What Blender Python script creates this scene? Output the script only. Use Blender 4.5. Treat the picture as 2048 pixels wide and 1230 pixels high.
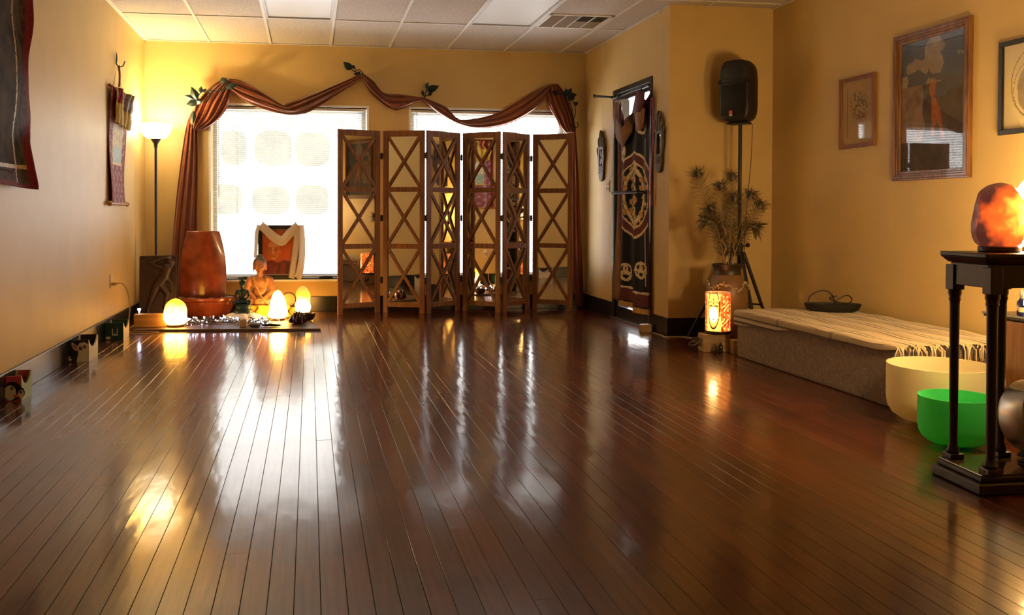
import bpy, math, random
from math import sin, cos, pi, radians, sqrt, atan2
from mathutils import Vector, Matrix, Euler, noise
random.seed(7)
for o in list(bpy.data.objects): bpy.data.objects.remove(o)
scene = bpy.context.scene
COL = scene.collection

# ------------------------------------------------------------------ camera
CAM_H = 1.0374
cam_d = bpy.data.cameras.new('camera'); cam = bpy.data.objects.new('camera', cam_d); COL.objects.link(cam)
cam_d.sensor_fit = 'HORIZONTAL'; cam_d.sensor_width = 36.0
cam_d.lens = 1763.15 / 2048 * 36
cam_d.shift_y = (455.2 - 615) / 2048
cam_d.clip_start = 0.05; cam_d.clip_end = 200
_a, _p, _r = .2257, -.0167, -.003
F_ = Vector((sin(_a)*cos(_p), cos(_a)*cos(_p), sin(_p))); R_ = Vector((cos(_a), -sin(_a), 0)); U_ = R_.cross(F_)
Rr = R_*cos(_r) - U_*sin(_r); Ur = U_*cos(_r) + R_*sin(_r)
cam.matrix_world = Matrix(((Rr.x, Ur.x, -F_.x, 0), (Rr.y, Ur.y, -F_.y, 0), (Rr.z, Ur.z, -F_.z, CAM_H), (0, 0, 0, 1)))
scene.camera = cam

# ------------------------------------------------------------------ world, exposure
scene.view_settings.view_transform = 'Standard'; scene.view_settings.look = 'None'
scene.view_settings.gamma = 1.0; scene.view_settings.use_curve_mapping = False
scene.view_settings.exposure = 0.84
world = bpy.data.worlds.new('overcast_sky'); scene.world = world; world.use_nodes = True
bg = world.node_tree.nodes['Background']; bg.inputs[0].default_value = (1.0, 0.99, 0.97, 1); bg.inputs[1].default_value = 6.0
world.cycles.sampling_method = 'MANUAL'; world.cycles.sample_map_resolution = 64

# ------------------------------------------------------------------ room constants (metres; floor z = 0)
XL, YB, SL, XD, YJ, XR, ZC = -1.6355, 9.6084, -.0791, 2.9473, 6.9392, 3.8601, 2.783
YREAR = -3.2
def wall_y(x): return YB + SL*(x - XL)         # inner face of the window wall (slightly out of square)
def jut_y(x): return YJ + SL*(x - XD)
W1 = (-0.99, 0.59, 0.335, 2.14); W2 = (1.05, 2.74, 0.335, 2.14)
DOOR = (7.31, 8.33, 0.0, 2.25)

def portal(name, c, sx, sy, rot):
    l = bpy.data.lights.new(name, 'AREA'); l.shape = 'RECTANGLE'; l.size = sx; l.size_y = sy; l.cycles.is_portal = True
    o = bpy.data.objects.new(name, l); COL.objects.link(o); o.location = c; o.rotation_euler = rot; return o
for i, w in enumerate((W1, W2)):
    xm = (w[0]+w[1])/2
    portal('window_daylight_portal', (xm, wall_y(xm)+.24, (w[2]+w[3])/2), w[1]-w[0]+.1, w[3]-w[2]+.1, (radians(-90), 0, math.atan(SL)))
portal('door_daylight_portal', (XD+.2, (DOOR[0]+DOOR[1])/2, 1.13), DOOR[1]-DOOR[0], 2.25, (radians(90), 0, radians(90)))

# ------------------------------------------------------------------ mesh helpers
class M:
    def __init__(s): s.v = []; s.f = []; s.m = []
    def add(s, vs, fs, mi=0):
        b = len(s.v); s.v += [Vector(q) for q in vs]
        for q in fs: s.f.append(tuple(b+i for i in q)); s.m.append(mi)
        return s
    def hexa(s, P, mi=0):      # 8 corners: bottom 0-3 ccw, top 4-7
        return s.add(P, [(3,2,1,0),(4,5,6,7),(0,1,5,4),(1,2,6,5),(2,3,7,6),(3,0,4,7)], mi)
    def box(s, c, d, R=None, mi=0):
        c = Vector(c); x, y, z = d[0]/2, d[1]/2, d[2]/2
        P = [Vector(q) for q in ((-x,-y,-z),(x,-y,-z),(x,y,-z),(-x,y,-z),(-x,-y,z),(x,-y,z),(x,y,z),(-x,y,z))]
        if R is not None: P = [R @ q for q in P]
        return s.hexa([c+q for q in P], mi)
    def bb(s, x0, x1, y0, y1, z0, z1, mi=0):
        return s.box(((x0+x1)/2, (y0+y1)/2, (z0+z1)/2), (x1-x0, y1-y0, z1-z0), None, mi)
    def lathe(s, prof, c=(0,0,0), n=24, R=None, sx=1, sy=1, mi=0, close=True, mf=None):
        c = Vector(c); b = len(s.v); k = len(prof)
        for (r, z) in prof:
            for i in range(n):
                a = 2*pi*i/n; q = Vector((r*cos(a)*sx, r*sin(a)*sy, z))
                s.v.append(c + (R @ q if R is not None else q))
        for j in range(k-1):
            for i in range(n):
                i2 = (i+1) % n
                s.f.append((b+j*n+i, b+j*n+i2, b+(j+1)*n+i2, b+(j+1)*n+i)); s.m.append(mf(j) if mf else mi)
        if close:
            s.f.append(tuple(b+i for i in reversed(range(n)))); s.m.append(mf(0) if mf else mi)
            s.f.append(tuple(b+(k-1)*n+i for i in range(n))); s.m.append(mf(k-2) if mf else mi)
        return s
    def tube(s, pts, r, n=8, mi=0, flat=1.0, caps=True):
        pts = [Vector(q) for q in pts]; k = len(pts); b = len(s.v)
        up = None
        for j in range(k):
            t = (pts[min(j+1, k-1)] - pts[max(j-1, 0)])
            if t.length < 1e-9: t = Vector((0,0,1))
            t.normalize()
            if up is None: up = t.orthogonal().normalized()
            up = (up - t*up.dot(t))
            if up.length < 1e-6: up = t.orthogonal()
            up.normalize(); sd = t.cross(up)
            rr = r[j] if isinstance(r, (list, tuple)) else r
            for i in range(n):
                a = 2*pi*i/n; s.v.append(pts[j] + up*cos(a)*rr + sd*sin(a)*rr*flat)
        for j in range(k-1):
            for i in range(n):
                i2 = (i+1) % n; s.f.append((b+j*n+i, b+j*n+i2, b+(j+1)*n+i2, b+(j+1)*n+i)); s.m.append(mi)
        if caps:
            s.f.append(tuple(b+i for i in reversed(range(n)))); s.m.append(mi)
            s.f.append(tuple(b+(k-1)*n+i for i in range(n))); s.m.append(mi)
        return s
    def cyl(s, p0, p1, r0, r1=None, n=16, mi=0):
        return s.tube([p0, p1], [r0, r0 if r1 is None else r1], n, mi)
    def ell(s, c, r, R=None, nu=16, nv=10, mi=0, fn=None):
        c = Vector(c); b = len(s.v)
        if not isinstance(r, (tuple, list)): r = (r, r, r)
        for j in range(1, nv):
            p = pi*j/nv
            for i in range(nu):
                a = 2*pi*i/nu; q = Vector((r[0]*sin(p)*cos(a), r[1]*sin(p)*sin(a), r[2]*cos(p)))
                if fn: q = q*fn(q)
                s.v.append(c + (R @ q if R is not None else q))
        for sg in (1, -1):
            q = Vector((0, 0, r[2]*sg))
            if fn: q = q*fn(q)
            s.v.append(c + (R @ q if R is not None else q))
        t, o = b+(nv-1)*nu, b+(nv-1)*nu+1
        for i in range(nu):
            i2 = (i+1) % nu
            s.f.append((t, b+i, b+i2)); s.m.append(mi)
            s.f.append((o, b+(nv-2)*nu+i2, b+(nv-2)*nu+i)); s.m.append(mi)
            for j in range(nv-2):
                s.f.append((b+j*nu+i, b+(j+1)*nu+i, b+(j+1)*nu+i2, b+j*nu+i2)); s.m.append(mi)
        return s
    def cap(s, p0, p1, r0, r1, n=12, mi=0):   # tapered capsule
        p0, p1 = Vector(p0), Vector(p1); d = (p1-p0).normalized(); pts = []; rs = []
        for k in range(5):
            a = pi/2*(1-k/4); pts.append(p0 - d*r0*sin(a)); rs.append(max(r0*cos(a), r0*.05))
        for k in range(5):
            a = pi/2*k/4; pts.append(p1 + d*r1*sin(a)); rs.append(max(r1*cos(a), r1*.05))
        return s.tube(pts, rs, n, mi)
    def surf(s, fn, nu, nv, mf=None, thick=0.0, mback=None):  # fn(u,v)->Vector; optional thickness along the normal
        b = len(s.v)
        G = [[Vector(fn(i/nu, j/nv)) for i in range(nu+1)] for j in range(nv+1)]
        for row in G: s.v += row
        w = nu+1
        for j in range(nv):
            for i in range(nu):
                s.f.append((b+j*w+i, b+j*w+i+1, b+(j+1)*w+i+1, b+(j+1)*w+i)); s.m.append(mf((i+.5)/nu, (j+.5)/nv) if mf else 0)
        if thick:
            b2 = len(s.v)
            for j in range(nv+1):
                for i in range(nu+1):
                    du = G[j][min(i+1, nu)] - G[j][max(i-1, 0)]; dv = G[min(j+1, nv)][i] - G[max(j-1, 0)][i]
                    nn = du.cross(dv)
                    nn = nn.normalized() if nn.length > 1e-12 else Vector((0,0,0))
                    s.v.append(G[j][i] - nn*thick)
            for j in range(nv):
                for i in range(nu):
                    s.f.append((b2+j*w+i, b2+(j+1)*w+i, b2+(j+1)*w+i+1, b2+j*w+i+1))
                    s.m.append(mback if mback is not None else (mf((i+.5)/nu, (j+.5)/nv) if mf else 0))
            for i in range(nu):
                for (p, q) in ((0, 1), (1, 0)):
                    j = 0 if p == 0 else nv
                    e = (b+j*w+i, b+j*w+i+1, b2+j*w+i+1, b2+j*w+i)
                    s.f.append(tuple(reversed(e)) if j == 0 else e); s.m.append(mf((i+.5)/nu, min(j/nv, .999)) if mf else 0)
            for j in range(nv):
                for i in (0, nu):
                    e = (b+j*w+i, b+(j+1)*w+i, b2+(j+1)*w+i, b2+j*w+i)
                    s.f.append(e if i == 0 else tuple(reversed(e))); s.m.append(mf(min(i/nu, .999), (j+.5)/nv) if mf else 0)
        return s
    def prism(s, poly, ext, mi=0):     # poly: 3D ccw points seen against ext; extruded by ext
        ext = Vector(ext); P = [Vector(q) for q in poly]; n = len(P); b = len(s.v)
        s.v += P + [q+ext for q in P]
        s.f.append(tuple(b+i for i in reversed(range(n)))); s.m.append(mi)
        s.f.append(tuple(b+n+i for i in range(n))); s.m.append(mi)
        for i in range(n):
            i2 = (i+1) % n; s.f.append((b+i, b+i2, b+n+i2, b+n+i)); s.m.append(mi)
        return s
    def build(s, name, mats, parent=None, loc=None, smooth=None, bevel=0, seg=2, mods=()):
        org = Vector((0,0,0))
        if parent is not None:
            p = parent
            while p is not None: org += p.location; p = p.parent
        elif loc is not None: org = Vector(loc)
        me = bpy.data.meshes.new(name)
        me.from_pydata([tuple(q-org) for q in s.v], [], s.f)
        if not isinstance(mats, (list, tuple)): mats = [mats]
        for q in mats: me.materials.append(q)
        me.polygons.foreach_set('material_index', s.m)
        if smooth is not None:
            me.polygons.foreach_set('use_smooth', [True]*len(me.polygons))
            if smooth < 180: me.set_sharp_from_angle(angle=radians(smooth))
        me.validate(); me.update()
        o = bpy.data.objects.new(name, me); COL.objects.link(o)
        if parent is not None: o.parent = parent
        elif loc is not None: o.location = org
        if bevel:
            b = o.modifiers.new('bevel', 'BEVEL'); b.width = bevel; b.segments = seg; b.limit_method = 'ANGLE'; b.angle_limit = radians(40)
        for (t, kw) in mods:
            md = o.modifiers.new(t.lower(), t)
            for k_, v_ in kw.items(): setattr(md, k_, v_)
        return o

def tag(o, label=None, cat=None, group=None, kind=None):
    if label: o['label'] = label
    if cat: o['category'] = cat
    if group: o['group'] = group
    if kind: o['kind'] = kind
    return o
def thing(name, loc, label, cat, group=None):
    o = bpy.data.objects.new(name, None); COL.objects.link(o); o.location = loc; o.empty_display_size = .1
    return tag(o, label, cat, group)
def copy_tree(o, parent=None):
    c = o.copy(); COL.objects.link(c); c.parent = parent
    for ch in list(o.children): copy_tree(ch, c)
    return c
def interp(P, t):      # polyline / Catmull-Rom through points by parameter 0..1
    n = len(P)-1; x = min(max(t, 0), 1)*n; i = min(int(x), n-1); f = x-i
    g = lambda k: Vector(P[min(max(k, 0), n)])
    a, b, c, d = g(i-1), g(i), g(i+1), g(i+2)
    return .5*((2*b) + (c-a)*f + (2*a-5*b+4*c-d)*f*f + (3*b-a-3*c+d)*f*f*f)
def resample(P, n): return [interp(P, i/(n-1)) for i in range(n)]

# ------------------------------------------------------------------ materials
MATS = {}
def nodes_of(m): return m.node_tree.nodes, m.node_tree.links
def mat(name, col, rough=.5, metal=0.0, var=0.0, scale=20.0, bump=0.0, bscale=None, coat=0.0, emit=None, es=0.0, spec=None, stretch=None, sheen=0.0, detail=4.0, transl=0.0, col2=None, alpha=1.0):
    m = bpy.data.materials.new(name); m.use_nodes = True; N, L = nodes_of(m); b = N['Principled BSDF']
    c = (*col, 1); b.inputs['Base Color'].default_value = c; b.inputs['Roughness'].default_value = rough; b.inputs['Metallic'].default_value = metal
    if spec is not None: b.inputs['Specular IOR Level'].default_value = spec
    if coat: b.inputs['Coat Weight'].default_value = coat; b.inputs['Coat Roughness'].default_value = .08
    if sheen and spec is None: b.inputs['Specular IOR Level'].default_value = .2
    if sheen: b.inputs['Sheen Weight'].default_value = sheen
    if emit: b.inputs['Emission Color'].default_value = (*emit, 1); b.inputs['Emission Strength'].default_value = es
    if var or bump:
        tc = N.new('ShaderNodeTexCoord'); mp = N.new('ShaderNodeMapping'); L.new(tc.outputs['Object'], mp.inputs[0])
        if stretch: mp.inputs['Scale'].default_value = stretch
        nz = N.new('ShaderNodeTexNoise'); nz.inputs['Scale'].default_value = scale; nz.inputs['Detail'].default_value = detail; L.new(mp.outputs[0], nz.inputs['Vector'])
        if var:
            mx = N.new('ShaderNodeMix'); mx.data_type = 'RGBA'
            c2 = col2 if col2 else tuple(min(1, q*(1+var)) for q in col); c1 = col if col2 else tuple(q*(1-var) for q in col)
            mx.inputs['A'].default_value = (*c1, 1); mx.inputs['B'].default_value = (*c2, 1)
            rp = N.new('ShaderNodeMapRange'); rp.inputs[1].default_value = .3; rp.inputs[2].default_value = .7
            L.new(nz.outputs['Fac'], rp.inputs[0]); L.new(rp.outputs[0], mx.inputs['Factor']); L.new(mx.outputs['Result'], b.inputs['Base Color'])
        if bump:
            nb = nz
            if bscale: nb = N.new('ShaderNodeTexNoise'); nb.inputs['Scale'].default_value = bscale; nb.inputs['Detail'].default_value = 3; L.new(mp.outputs[0], nb.inputs['Vector'])
            bp = N.new('ShaderNodeBump'); bp.inputs['Strength'].default_value = bump; bp.inputs['Distance'].default_value = .01
            L.new(nb.outputs['Fac'], bp.inputs['Height']); L.new(bp.outputs[0], b.inputs['Normal'])
    if transl:
        t = N.new('ShaderNodeBsdfTranslucent'); t.inputs[0].default_value = c; ms = N.new('ShaderNodeMixShader'); ms.inputs[0].default_value = transl
        L.new(b.outputs[0], ms.inputs[1]); L.new(t.outputs[0], ms.inputs[2]); L.new(ms.outputs[0], N['Material Output'].inputs[0])
    MATS[name] = m; return m
def glass_mat(name, tint=(1,1,1), ior=1.45):
    m = bpy.data.materials.new(name); m.use_nodes = True; N, L = nodes_of(m)
    N.remove(N['Principled BSDF']); t = N.new('ShaderNodeBsdfTransparent'); t.inputs[0].default_value = (*tint, 1)
    g = N.new('ShaderNodeBsdfGlossy'); g.inputs['Roughness'].default_value = .02; fr = N.new('ShaderNodeFresnel'); fr.inputs[0].default_value = ior
    ge = N.new('ShaderNodeNewGeometry'); sb = N.new('ShaderNodeMath'); sb.operation = 'SUBTRACT'; sb.inputs[0].default_value = 1.0; L.new(ge.outputs['Backfacing'], sb.inputs[1])
    mu = N.new('ShaderNodeMath'); mu.operation = 'MULTIPLY'; L.new(fr.outputs[0], mu.inputs[0]); L.new(sb.outputs[0], mu.inputs[1])
    ms = N.new('ShaderNodeMixShader'); L.new(mu.outputs[0], ms.inputs[0]); L.new(t.outputs[0], ms.inputs[1]); L.new(g.outputs[0], ms.inputs[2])
    L.new(ms.outputs[0], N['Material Output'].inputs[0]); MATS[name] = m; return m
def wood_mat(name, col, dark, rough=.35, axis='Z', scale=1.0, coat=0.0, bump=.08):
    m = bpy.data.materials.new(name); m.use_nodes = True; N, L = nodes_of(m); b = N['Principled BSDF']
    b.inputs['Roughness'].default_value = rough
    if coat: b.inputs['Coat Weight'].default_value = coat
    tc = N.new('ShaderNodeTexCoord'); mp = N.new('ShaderNodeMapping'); L.new(tc.outputs['Object'], mp.inputs[0])
    mp.inputs['Scale'].default_value = {'X': (1.5*scale, 22*scale, 22*scale), 'Y': (22*scale, 1.5*scale, 22*scale), 'Z': (22*scale, 22*scale, 1.5*scale)}[axis]
    nz = N.new('ShaderNodeTexNoise'); nz.inputs['Scale'].default_value = 2.5; nz.inputs['Detail'].default_value = 6; nz.inputs['Distortion'].default_value = .6
    L.new(mp.outputs[0], nz.inputs['Vector'])
    cr = N.new('ShaderNodeValToRGB'); cr.color_ramp.elements[0].color = (*dark, 1); cr.color_ramp.elements[1].color = (*col, 1)
    cr.color_ramp.elements[0].position = .35; cr.color_ramp.elements[1].position = .62
    L.new(nz.outputs['Fac'], cr.inputs[0]); L.new(cr.outputs[0], b.inputs['Base Color'])
    bp = N.new('ShaderNodeBump'); bp.inputs['Strength'].default_value = bump; bp.inputs['Distance'].default_value = .004
    L.new(nz.outputs['Fac'], bp.inputs['Height']); L.new(bp.outputs[0], b.inputs['Normal'])
    MATS[name] = m; return m
# ================================================================== THE SETTING
m_wall = mat('ochre_wall_paint', (.60, .425, .165), .5, var=.05, scale=3, bump=.03, bscale=160, spec=.45)
m_ceil = mat('ceiling_tile_white', (.57, .52, .49), .9, var=.20, scale=70, bump=.35, bscale=120, detail=6)
m_grid = mat('ceiling_grid_white', (.72, .70, .66), .5)
m_base = mat('baseboard_black', (.010, .010, .012), .28)
m_subfloor = mat('subfloor_dark', (.006, .003, .002), .9)
m_white = mat('white_trim', (.80, .79, .75), .4)
m_black = mat('black_satin', (.008, .008, .009), .35)
m_blackmetal = mat('black_metal', (.012, .012, .013), .32, metal=.6)

# floor boards: varnished red-brown fir
def floor_mat():
    m = bpy.data.materials.new('varnished_fir_boards'); m.use_nodes = True; N, L = nodes_of(m); b = N['Principled BSDF']
    tc = N.new('ShaderNodeNewGeometry'); oi = N.new('ShaderNodeObjectInfo')
    add = N.new('ShaderNodeVectorMath'); add.operation = 'ADD'
    sc = N.new('ShaderNodeVectorMath'); sc.operation = 'SCALE'; L.new(oi.outputs['Location'], sc.inputs[0]); sc.inputs['Scale'].default_value = 7.3
    L.new(tc.outputs['Position'], add.inputs[0]); L.new(sc.outputs[0], add.inputs[1])
    mp = N.new('ShaderNodeMapping'); mp.inputs['Scale'].default_value = (34, 1.6, 1); L.new(add.outputs[0], mp.inputs[0])
    gr = N.new('ShaderNodeTexNoise'); gr.inputs['Scale'].default_value = 1.6; gr.inputs['Detail'].default_value = 4; gr.inputs['Distortion'].default_value = .5; L.new(mp.outputs[0], gr.inputs['Vector'])
    cr = N.new('ShaderNodeValToRGB'); e = cr.color_ramp.elements
    e[0].position = .22; e[0].color = (.056, .0105, .0050, 1); e[1].position = .80; e[1].color = (.130, .0275, .0110, 1)
    L.new(gr.outputs['Fac'], cr.inputs[0])
    hs = N.new('ShaderNodeHueSaturation'); L.new(cr.outputs[0], hs.inputs['Color'])
    mr = N.new('ShaderNodeMapRange'); mr.inputs[3].default_value = .72; mr.inputs[4].default_value = 1.28; L.new(oi.outputs['Random'], mr.inputs[0]); L.new(mr.outputs[0], hs.inputs['Value'])
    # worn blotches
    bl = N.new('ShaderNodeTexNoise'); bl.inputs['Scale'].default_value = 2.3; bl.inputs['Detail'].default_value = 4; L.new(tc.outputs['Position'], bl.inputs['Vector'])
    mx = N.new('ShaderNodeMix'); mx.data_type = 'RGBA'; mx.blend_type = 'MULTIPLY'; mx.inputs['B'].default_value = (.55, .5, .5, 1)
    r2 = N.new('ShaderNodeMapRange'); r2.inputs[1].default_value = .5; r2.inputs[2].default_value = .72; L.new(bl.outputs['Fac'], r2.inputs[0]); L.new(r2.outputs[0], mx.inputs['Factor'])
    L.new(hs.outputs[0], mx.inputs['A']); L.new(mx.outputs['Result'], b.inputs['Base Color'])
    rr = N.new('ShaderNodeMapRange'); rr.inputs[3].default_value = .08; rr.inputs[4].default_value = .17; L.new(bl.outputs['Fac'], rr.inputs[0]); L.new(rr.outputs[0], b.inputs['Coat Roughness']); b.inputs['Coat Weight'].default_value = 1.0; b.inputs['Coat IOR'].default_value = 1.52; b.inputs['Specular IOR Level'].default_value = .14
    b.inputs['Roughness'].default_value = .40; b.inputs['IOR'].default_value = 1.5
    # gentle waviness of the varnish plus grain relief
    mp2 = N.new('ShaderNodeMapping'); mp2.inputs['Scale'].default_value = (7, 2.2, 1); L.new(add.outputs[0], mp2.inputs[0])
    wv = N.new('ShaderNodeTexNoise'); wv.inputs['Scale'].default_value = 1.7; wv.inputs['Detail'].default_value = 2.5; L.new(mp2.outputs[0], wv.inputs['Vector'])
    b1 = N.new('ShaderNodeBump'); b1.inputs['Strength'].default_value = .16; b1.inputs['Distance'].default_value = .01; L.new(wv.outputs['Fac'], b1.inputs['Height'])
    b2 = N.new('ShaderNodeBump'); b2.inputs['Strength'].default_value = .04; b2.inputs['Distance'].default_value = .002; L.new(gr.outputs['Fac'], b2.inputs['Height']); L.new(b1.outputs[0], b2.inputs['Normal'])
    L.new(b1.outputs[0], b.inputs['Normal']); L.new(b1.outputs[0], b.inputs['Coat Normal'])
    return m
m_floor = floor_mat()
fl = M().bb(XL-.15, XR+.15, YREAR, YB+.15, -.12, -.014).build('floor', m_subfloor); tag(fl, 'dark varnished narrow board floor', kind='structure')
PW = .0694
def plank_mesh():
    g = .0009; w = PW/2-g; e = .0005
    P = [(-w, -.013), (-w, -e), (-w+e*.4, -e*.35), (-w+e, 0), (w-e, 0), (w-e*.4, -e*.35), (w, -e), (w, -.013)]
    k = M(); n = len(P)
    k.add([(x, 0, z) for x, z in P]+[(x, 1, z) for x, z in P], [(i, i+1, n+i+1, n+i)[::-1] for i in range(n-1)] + [tuple(range(n)), tuple(reversed(range(n, 2*n)))])
    return k
pm = plank_mesh(); pk0 = pm.build('plank', m_floor); pk_me = pk0.data; bpy.data.objects.remove(pk0)
rng = random.Random(11)
x = -.1106 - PW/2 - PW*22 + PW
row = 0
while x < XR + PW:
    yend = (wall_y(x) if x < XD else jut_y(min(x, XR))) - .012
    y = YREAR + .02 - rng.random()*2.0
    while y < yend - .05:
        ln = rng.uniform(3.4, 6.6); y2 = min(y+ln, yend)
        if yend - y2 < .7: y2 = yend
        if y2 > YREAR+.3 and x > XL-PW*.4 and x < XR+PW*.4:
            o = bpy.data.objects.new('plank', pk_me); COL.objects.link(o); o.parent = fl
            o.location = (x, max(y, YREAR+.02)+.0005, rng.uniform(-.0003, .0003)); o.scale = (1, y2-max(y, YREAR+.02)-.001, 1)
            o.rotation_euler = (0, rng.uniform(-.0015, .0015), 0)
        y = y2
    x += PW

# walls -------------------------------------------------------------
def wall(name, P0, P1, out, t, holes, m, zt=ZC+.12, zb=-.12):
    P0, P1 = Vector((*P0, 0)), Vector((*P1, 0)); Ld = (P1-P0).length; d = (P1-P0)/Ld; n = Vector((*out, 0)).normalized()
    ss = sorted({0, Ld, *[q for h in holes for q in h[:2]]}); zz = sorted({zb, zt, *[q for h in holes for q in h[2:4]]})
    solid = lambda i, j: 0 <= i < len(ss)-1 and 0 <= j < len(zz)-1 and not any(h[0]-1e-6 <= ss[i] and ss[i+1] <= h[1]+1e-6 and h[2]-1e-6 <= zz[j] and zz[j+1] <= h[3]+1e-6 for h in holes)
    k = M(); pt = lambda s, z, o: P0 + d*s + n*(t*o) + Vector((0, 0, z))
    for i in range(len(ss)-1):
        for j in range(len(zz)-1):
            if not solid(i, j): continue
            a, b_, c, e = ss[i], ss[i+1], zz[j], zz[j+1]
            k.add([pt(a,c,0), pt(b_,c,0), pt(b_,e,0), pt(a,e,0)], [(0,1,2,3)]); k.add([pt(a,c,1), pt(b_,c,1), pt(b_,e,1), pt(a,e,1)], [(3,2,1,0)])
            if not solid(i-1, j): k.add([pt(a,c,0), pt(a,e,0), pt(a,e,1), pt(a,c,1)], [(0,1,2,3)])
            if not solid(i+1, j): k.add([pt(b_,c,0), pt(b_,e,0), pt(b_,e,1), pt(b_,c,1)], [(3,2,1,0)])
            if not solid(i, j-1): k.add([pt(a,c,0), pt(b_,c,0), pt(b_,c,1), pt(a,c,1)], [(3,2,1,0)])
            if not solid(i, j+1): k.add([pt(a,e,0), pt(b_,e,0), pt(b_,e,1), pt(a,e,1)], [(0,1,2,3)])
    o = k.build(name, m); return tag(o, kind='structure')
q = sqrt(1+SL*SL)
B0 = (XL, wall_y(XL)); B1 = (XD+.15, wall_y(XD+.15)); sx_ = lambda x: (x-XL)*q
wall('wall_back', B0, B1, (-SL, 1), .18, [(sx_(w[0]), sx_(w[1]), w[2], w[3]) for w in (W1, W2)], m_wall)
wall('wall_left', (XL, YREAR), (XL, YB+.18), (-1, 0), .15, [], m_wall)
wall('wall_entry', (XD, YJ), (XD, wall_y(XD)), (1, 0), .15, [(DOOR[0]-YJ, DOOR[1]-YJ, -.12, DOOR[3])], m_wall)
wall('wall_alcove', (XD, YJ), (XR+.15, jut_y(XR+.15)), (-SL, 1), .15, [], m_wall)
wall('wall_right', (XR, YREAR), (XR, YJ+.05), (1, 0), .15, [], m_wall)
wall('wall_rear', (XL, YREAR), (XR, YREAR), (0, -1), .15, [], m_wall)

# baseboards
def base(name, P0, P1, n, h=.155, t=.018):
    P0, P1, n = Vector((*P0, 0)), Vector((*P1, 0)), Vector((*n, 0)).normalized()*t; up = Vector((0,0,h))
    o = M().hexa([P0+n, P1+n, P1, P0, P0+n+up, P1+n+up, P1+up, P0+up]).build(name, m_base, bevel=.004); return tag(o, kind='structure')
base('baseboard_left', (XL, YREAR), (XL, YB), (1, 0))
base('baseboard_back', (XL, wall_y(XL)), (XD, wall_y(XD)), (SL, -1))
base('baseboard_entry', (XD, DOOR[1]), (XD, wall_y(XD)), (-1, 0)); base('baseboard_entry', (XD, YJ-.016), (XD, DOOR[0]), (-1, 0))
base('baseboard_alcove', (XD, jut_y(XD)), (XR, jut_y(XR)), (SL, -1)); base('baseboard_right', (XR, YREAR), (XR, jut_y(XR)), (-1, 0))
base('baseboard_rear', (XL, YREAR), (XR, YREAR), (0, 1))

# ceiling: suspended grid of two by four foot tiles ------------------
cl = M().bb(XL-.15, XR+.15, YREAR-.15, YB+.2, ZC+.02, ZC+.14).build('ceiling', m_ceil); tag(cl, 'suspended ceiling of speckled white tiles', kind='structure')
TW, TD = .6096, 1.2192
TX0 = -1.0029 - 2*TW
ROWY = [8.3545 + .0]          # row lines at x = XL; the grid shares the skew of the window wall
while ROWY[-1] > 1.0: ROWY.append(ROWY[-1]-TD)
ROWY = [YB] + ROWY
FIX = {}    # cells taken by lamps and the vent: (col,row)
tile_me = {}
for r_ in range(len(ROWY)-1):
    ya, yb_ = ROWY[r_+1], ROWY[r_]
    for c_ in range(10):
        xa, xb = max(TX0+c_*TW, XL), min(TX0+(c_+1)*TW, XR)
        if xb-xa < .03: continue
        if (c_, r_) in ((3, 1), (6, 1)): continue
        g = .009; k = M()
        P = [(x_, y_ + SL*(x_-XL)) for x_, y_ in ((xa+g, ya+g), (xb-g, ya+g), (xb-g, yb_-g), (xa+g, yb_-g))]
        if c_ == 7 and r_ == 1: P = [(x_, y_ + SL*(x_-XL)) for x_, y_ in ((xa+g, ya+g), (xb-g, ya+g), (xb-g, yb_-.58), (xa+g, yb_-.58))]
        k.hexa([(x_, y_, ZC+.006) for x_, y_ in P] + [(x_, y_, ZC+.022) for x_, y_ in P])
        k.build('tile', m_ceil, cl)
gb = M()
for c_ in range(11):
    x_ = TX0+c_*TW
    if XL < x_ < XR:
        y0, y1 = YREAR, wall_y(min(x_, XD)) if x_ < XD else jut_y(x_)
        gb.bb(x_-.012, x_+.012, y0, y1, ZC-.002, ZC+.012)
gb.build('main_runner', m_grid, cl)
gb = M()
for y_ in ROWY[1:]:
    P = [(XL, y_-.012), (XR, y_-.012+SL*(XR-XL)), (XR, y_+.012+SL*(XR-XL)), (XL, y_+.012)]
    gb.hexa([(a, b_, ZC-.0015) for a, b_ in P] + [(a, b_, ZC+.012) for a, b_ in P])
gb.build('cross_runner', m_grid, cl)
# wall angle along the room edges
gb = M(); gb.bb(XL, XL+.02, YREAR, YB, ZC-.004, ZC+.002); gb.bb(XD-.02, XD, YJ, wall_y(XD), ZC-.004, ZC+.002); gb.bb(XR-.02, XR, YREAR, jut_y(XR), ZC-.004, ZC+.002)
gb.hexa([(XL, wall_y(XL)-.02, ZC-.004), (XD, wall_y(XD)-.02, ZC-.004), (XD, wall_y(XD), ZC-.004), (XL, wall_y(XL), ZC-.004), (XL, wall_y(XL)-.02, ZC+.002), (XD, wall_y(XD)-.02, ZC+.002), (XD, wall_y(XD), ZC+.002), (XL, wall_y(XL), ZC+.002)])
gb.build('wall_angle', m_grid, cl)

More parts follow.
